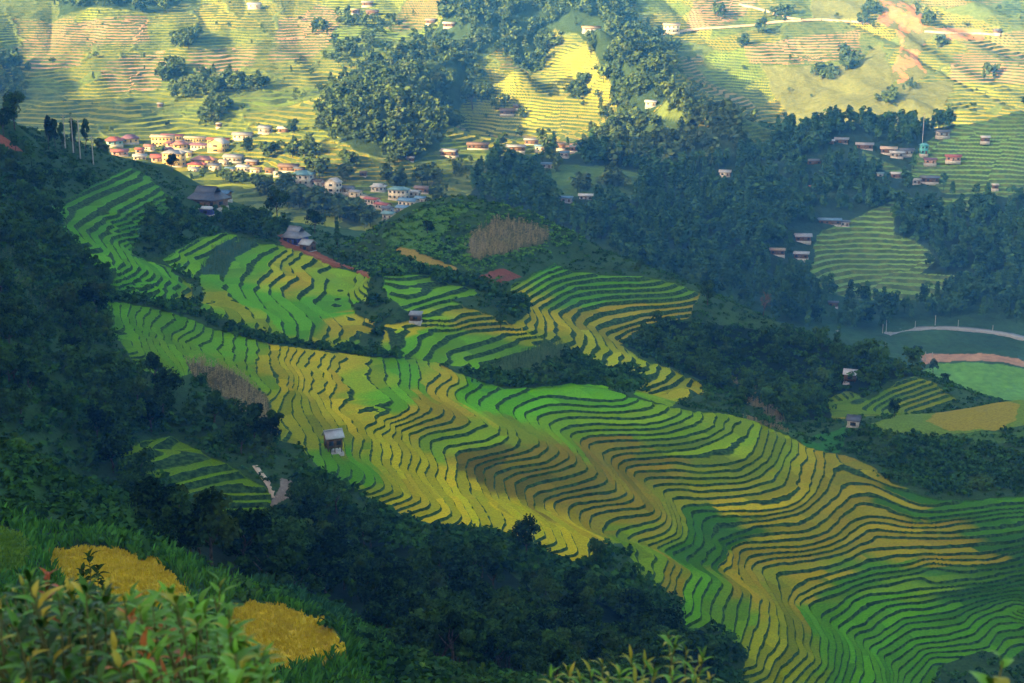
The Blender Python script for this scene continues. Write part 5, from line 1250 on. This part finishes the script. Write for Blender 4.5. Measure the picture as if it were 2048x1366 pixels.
def shrub(name, base, tips, label, leaf=.098, ratio=.30, per=(9, 14), mats=(M_FLEAF, M_FRED, M_FYEL), red=(), yel=.08, seed=1, category='shrub', stemr=.006, along=.30):
    rr = np.random.default_rng(seed)
    e = bpy.data.objects.new(name, None); COL.objects.link(e); e.location = base; e.empty_display_size = .1
    put(e, label=label, category=category)
    bins = {0: [], 1: [], 2: []}; tone = {0: [], 1: [], 2: []}; stems = []
    for j, (u, v, D) in enumerate(tips):
        P = at_d(u, v, D) - base; foot = np.array([P[0] * .55 + rr.normal(0, .05), P[1] * .6 + rr.normal(0, .05), -.05])
        mid = (P + foot) / 2 + np.array([rr.normal(0, .04), rr.normal(0, .04), .08]); q1 = P * .75 + mid * .25 + rr.normal(0, .01, 3)
        stems.append(tube([foot, mid, q1, P], [stemr * 1.6, stemr * 1.2, stemr * .8, stemr * .4], 5))
        ax = P - q1; ax /= np.linalg.norm(ax); a0 = rr.uniform(0, 6.28); n = int(rr.integers(*per)); bt = rr.normal(0, .12)
        for k in range(n):
            t = (k + .3) / n; at = P - ax * along * (1 - t) ** 1.5
            a = a0 + 2.4 * k; elev = .1 + .95 * t ** 1.5 + rr.normal(0, .15)
            d = np.array([math.cos(a) * math.cos(elev), math.sin(a) * math.cos(elev), math.sin(elev)])
            L = leaf * rr.uniform(.55, 1.4) * (1.0 if t < .75 else .75)
            up = np.array([0, 0, 1.0]) - d * d[2]; up /= np.linalg.norm(up) + 1e-9
            b = 1 if j in red and t > .15 else (2 if rr.random() < yel or (t > .85 and rr.random() < .3) else 0)
            V, F = leaf_blade(at, d, up, L, L * ratio * rr.uniform(.85, 1.15), rr.uniform(.05, .45))
            bins[b].append((V, F)); tone[b].append(np.full(len(V), np.clip(.45 + bt + rr.normal(0, .16), 0, 1)))
    V, F = joinVF(stems); mesh_np('stems', V, F, M_STEM, e, smooth=True)
    for b, nm in ((0, 'leaves'), (1, 'young_red_leaves'), (2, 'yellowing_leaves')):
        if bins[b]:
            V, F = joinVF(bins[b]); o = mesh_np(nm, V, F, mats[b], e, smooth=True); fattr(o.data, 'tone', np.concatenate(tone[b]))
    return e
rr = np.random.default_rng(3)
def tipfield(x0, x1, n, top, seed):
    q = np.random.default_rng(seed); out = []
    for i in range(n):
        u = q.uniform(x0, x1); v = np.interp(u, *zip(*top)) + (1400 - np.interp(u, *zip(*top))) * q.random() ** 1.5
        out.append((u, v, q.uniform(4.6, 6.6) - (v - 1180) / 260))
    return out
TOP = [(-60, 1190), (20, 1178), (95, 1150), (150, 1185), (210, 1180), (260, 1190), (330, 1180), (390, 1210), (440, 1175), (460, 1225), (480, 1295), (530, 1310), (560, 1380)]
ta = [(30, 1190, 5.4), (95, 1152, 5.6), (115, 1185, 5.2), (60, 1290, 4.4), (165, 1190, 5.5), (210, 1186, 5.8)] + tipfield(-60, 230, 95, TOP, 5)
tb = [(262, 1232, 4.9), (318, 1262, 4.8), (285, 1300, 4.6), (240, 1330, 4.4), (330, 1185, 5.6), (440, 1170, 5.8), (395, 1228, 5.4), (300, 1205, 5.7), (470, 1290, 5.2)] + tipfield(220, 545, 95, TOP, 6)
base_a = np.array([-1.75, 5.2, float(z_smooth(np.array([-1.75]), np.array([5.2]))[0])]); base_b = np.array([-1.05, 5.2, float(z_smooth(np.array([-1.05]), np.array([5.2]))[0])])
shrub('leafy_shrub', base_a, ta, 'lush green shrub in the bottom left corner, blurred by nearness', seed=11, red=(1,))
shrub('leafy_shrub', base_b, tb, 'green shrub with rusty red young leaves near the bottom left', seed=12, red=(0, 1, 2, 3))
tc = [(1335, 1268, 6.4), (1350, 1290, 6.2), (1372, 1300, 6.3), (1205, 1325, 6.5), (1262, 1318, 6.4), (1135, 1338, 6.6), (1405, 1318, 6.2), (1180, 1345, 6.2), (1310, 1345, 6.1), (1390, 1345, 6.0), (1240, 1350, 6.0), (1100, 1355, 6.3), (1345, 1352, 5.9), (1290, 1330, 6.3), (1160, 1358, 6.0), (1215, 1362, 5.9), (1270, 1364, 5.9), (1420, 1358, 6.1)]
bc = np.array([.55, 6.2, float(z_smooth(np.array([.55]), np.array([6.2]))[0])])
shrub('spiky_shrub', bc, tc, 'yellow green shrub with pointed shoots at the bottom edge', leaf=.085, ratio=.20, per=(10, 15), yel=.42, seed=13, stemr=.005, along=.16)
bd = np.array([1.30, 4.0, float(z_smooth(np.array([1.3]), np.array([4.0]))[0])])
shrub('leaf_sprig', bd, [(2006, 1322, 3.9), (1985, 1372, 3.9)], 'single bright green leaf sprig at the bottom right corner', leaf=.085, ratio=.45, per=(3, 4), yel=.2, seed=14, category='sprig', along=.06)
be = hit(185, 1215, 20); be = at_d(180, 1235, 42.0)
be[2] = float(z_smooth(np.array([be[0]]), np.array([be[1]]))[0])
tsap = [(178, 1112, 42), (165, 1140, 42.1), (195, 1135, 41.8), (170, 1165, 42), (205, 1165, 42), (160, 1180, 42), (190, 1190, 41.9), (215, 1195, 42), (180, 1215, 42), (225, 1220, 42.1)]
shrub('dark_sapling', be, tsap, 'dark leaved sapling standing before the golden upper field', leaf=.34, ratio=.42, per=(12, 16), mats=(M_FDARK, M_FDARK, M_FDARK), yel=0, seed=15, category='sapling', stemr=.02, along=.75)
tu = [(625, 1352, 26), (610, 1362, 26), (710, 1358, 25), (690, 1364, 25)]
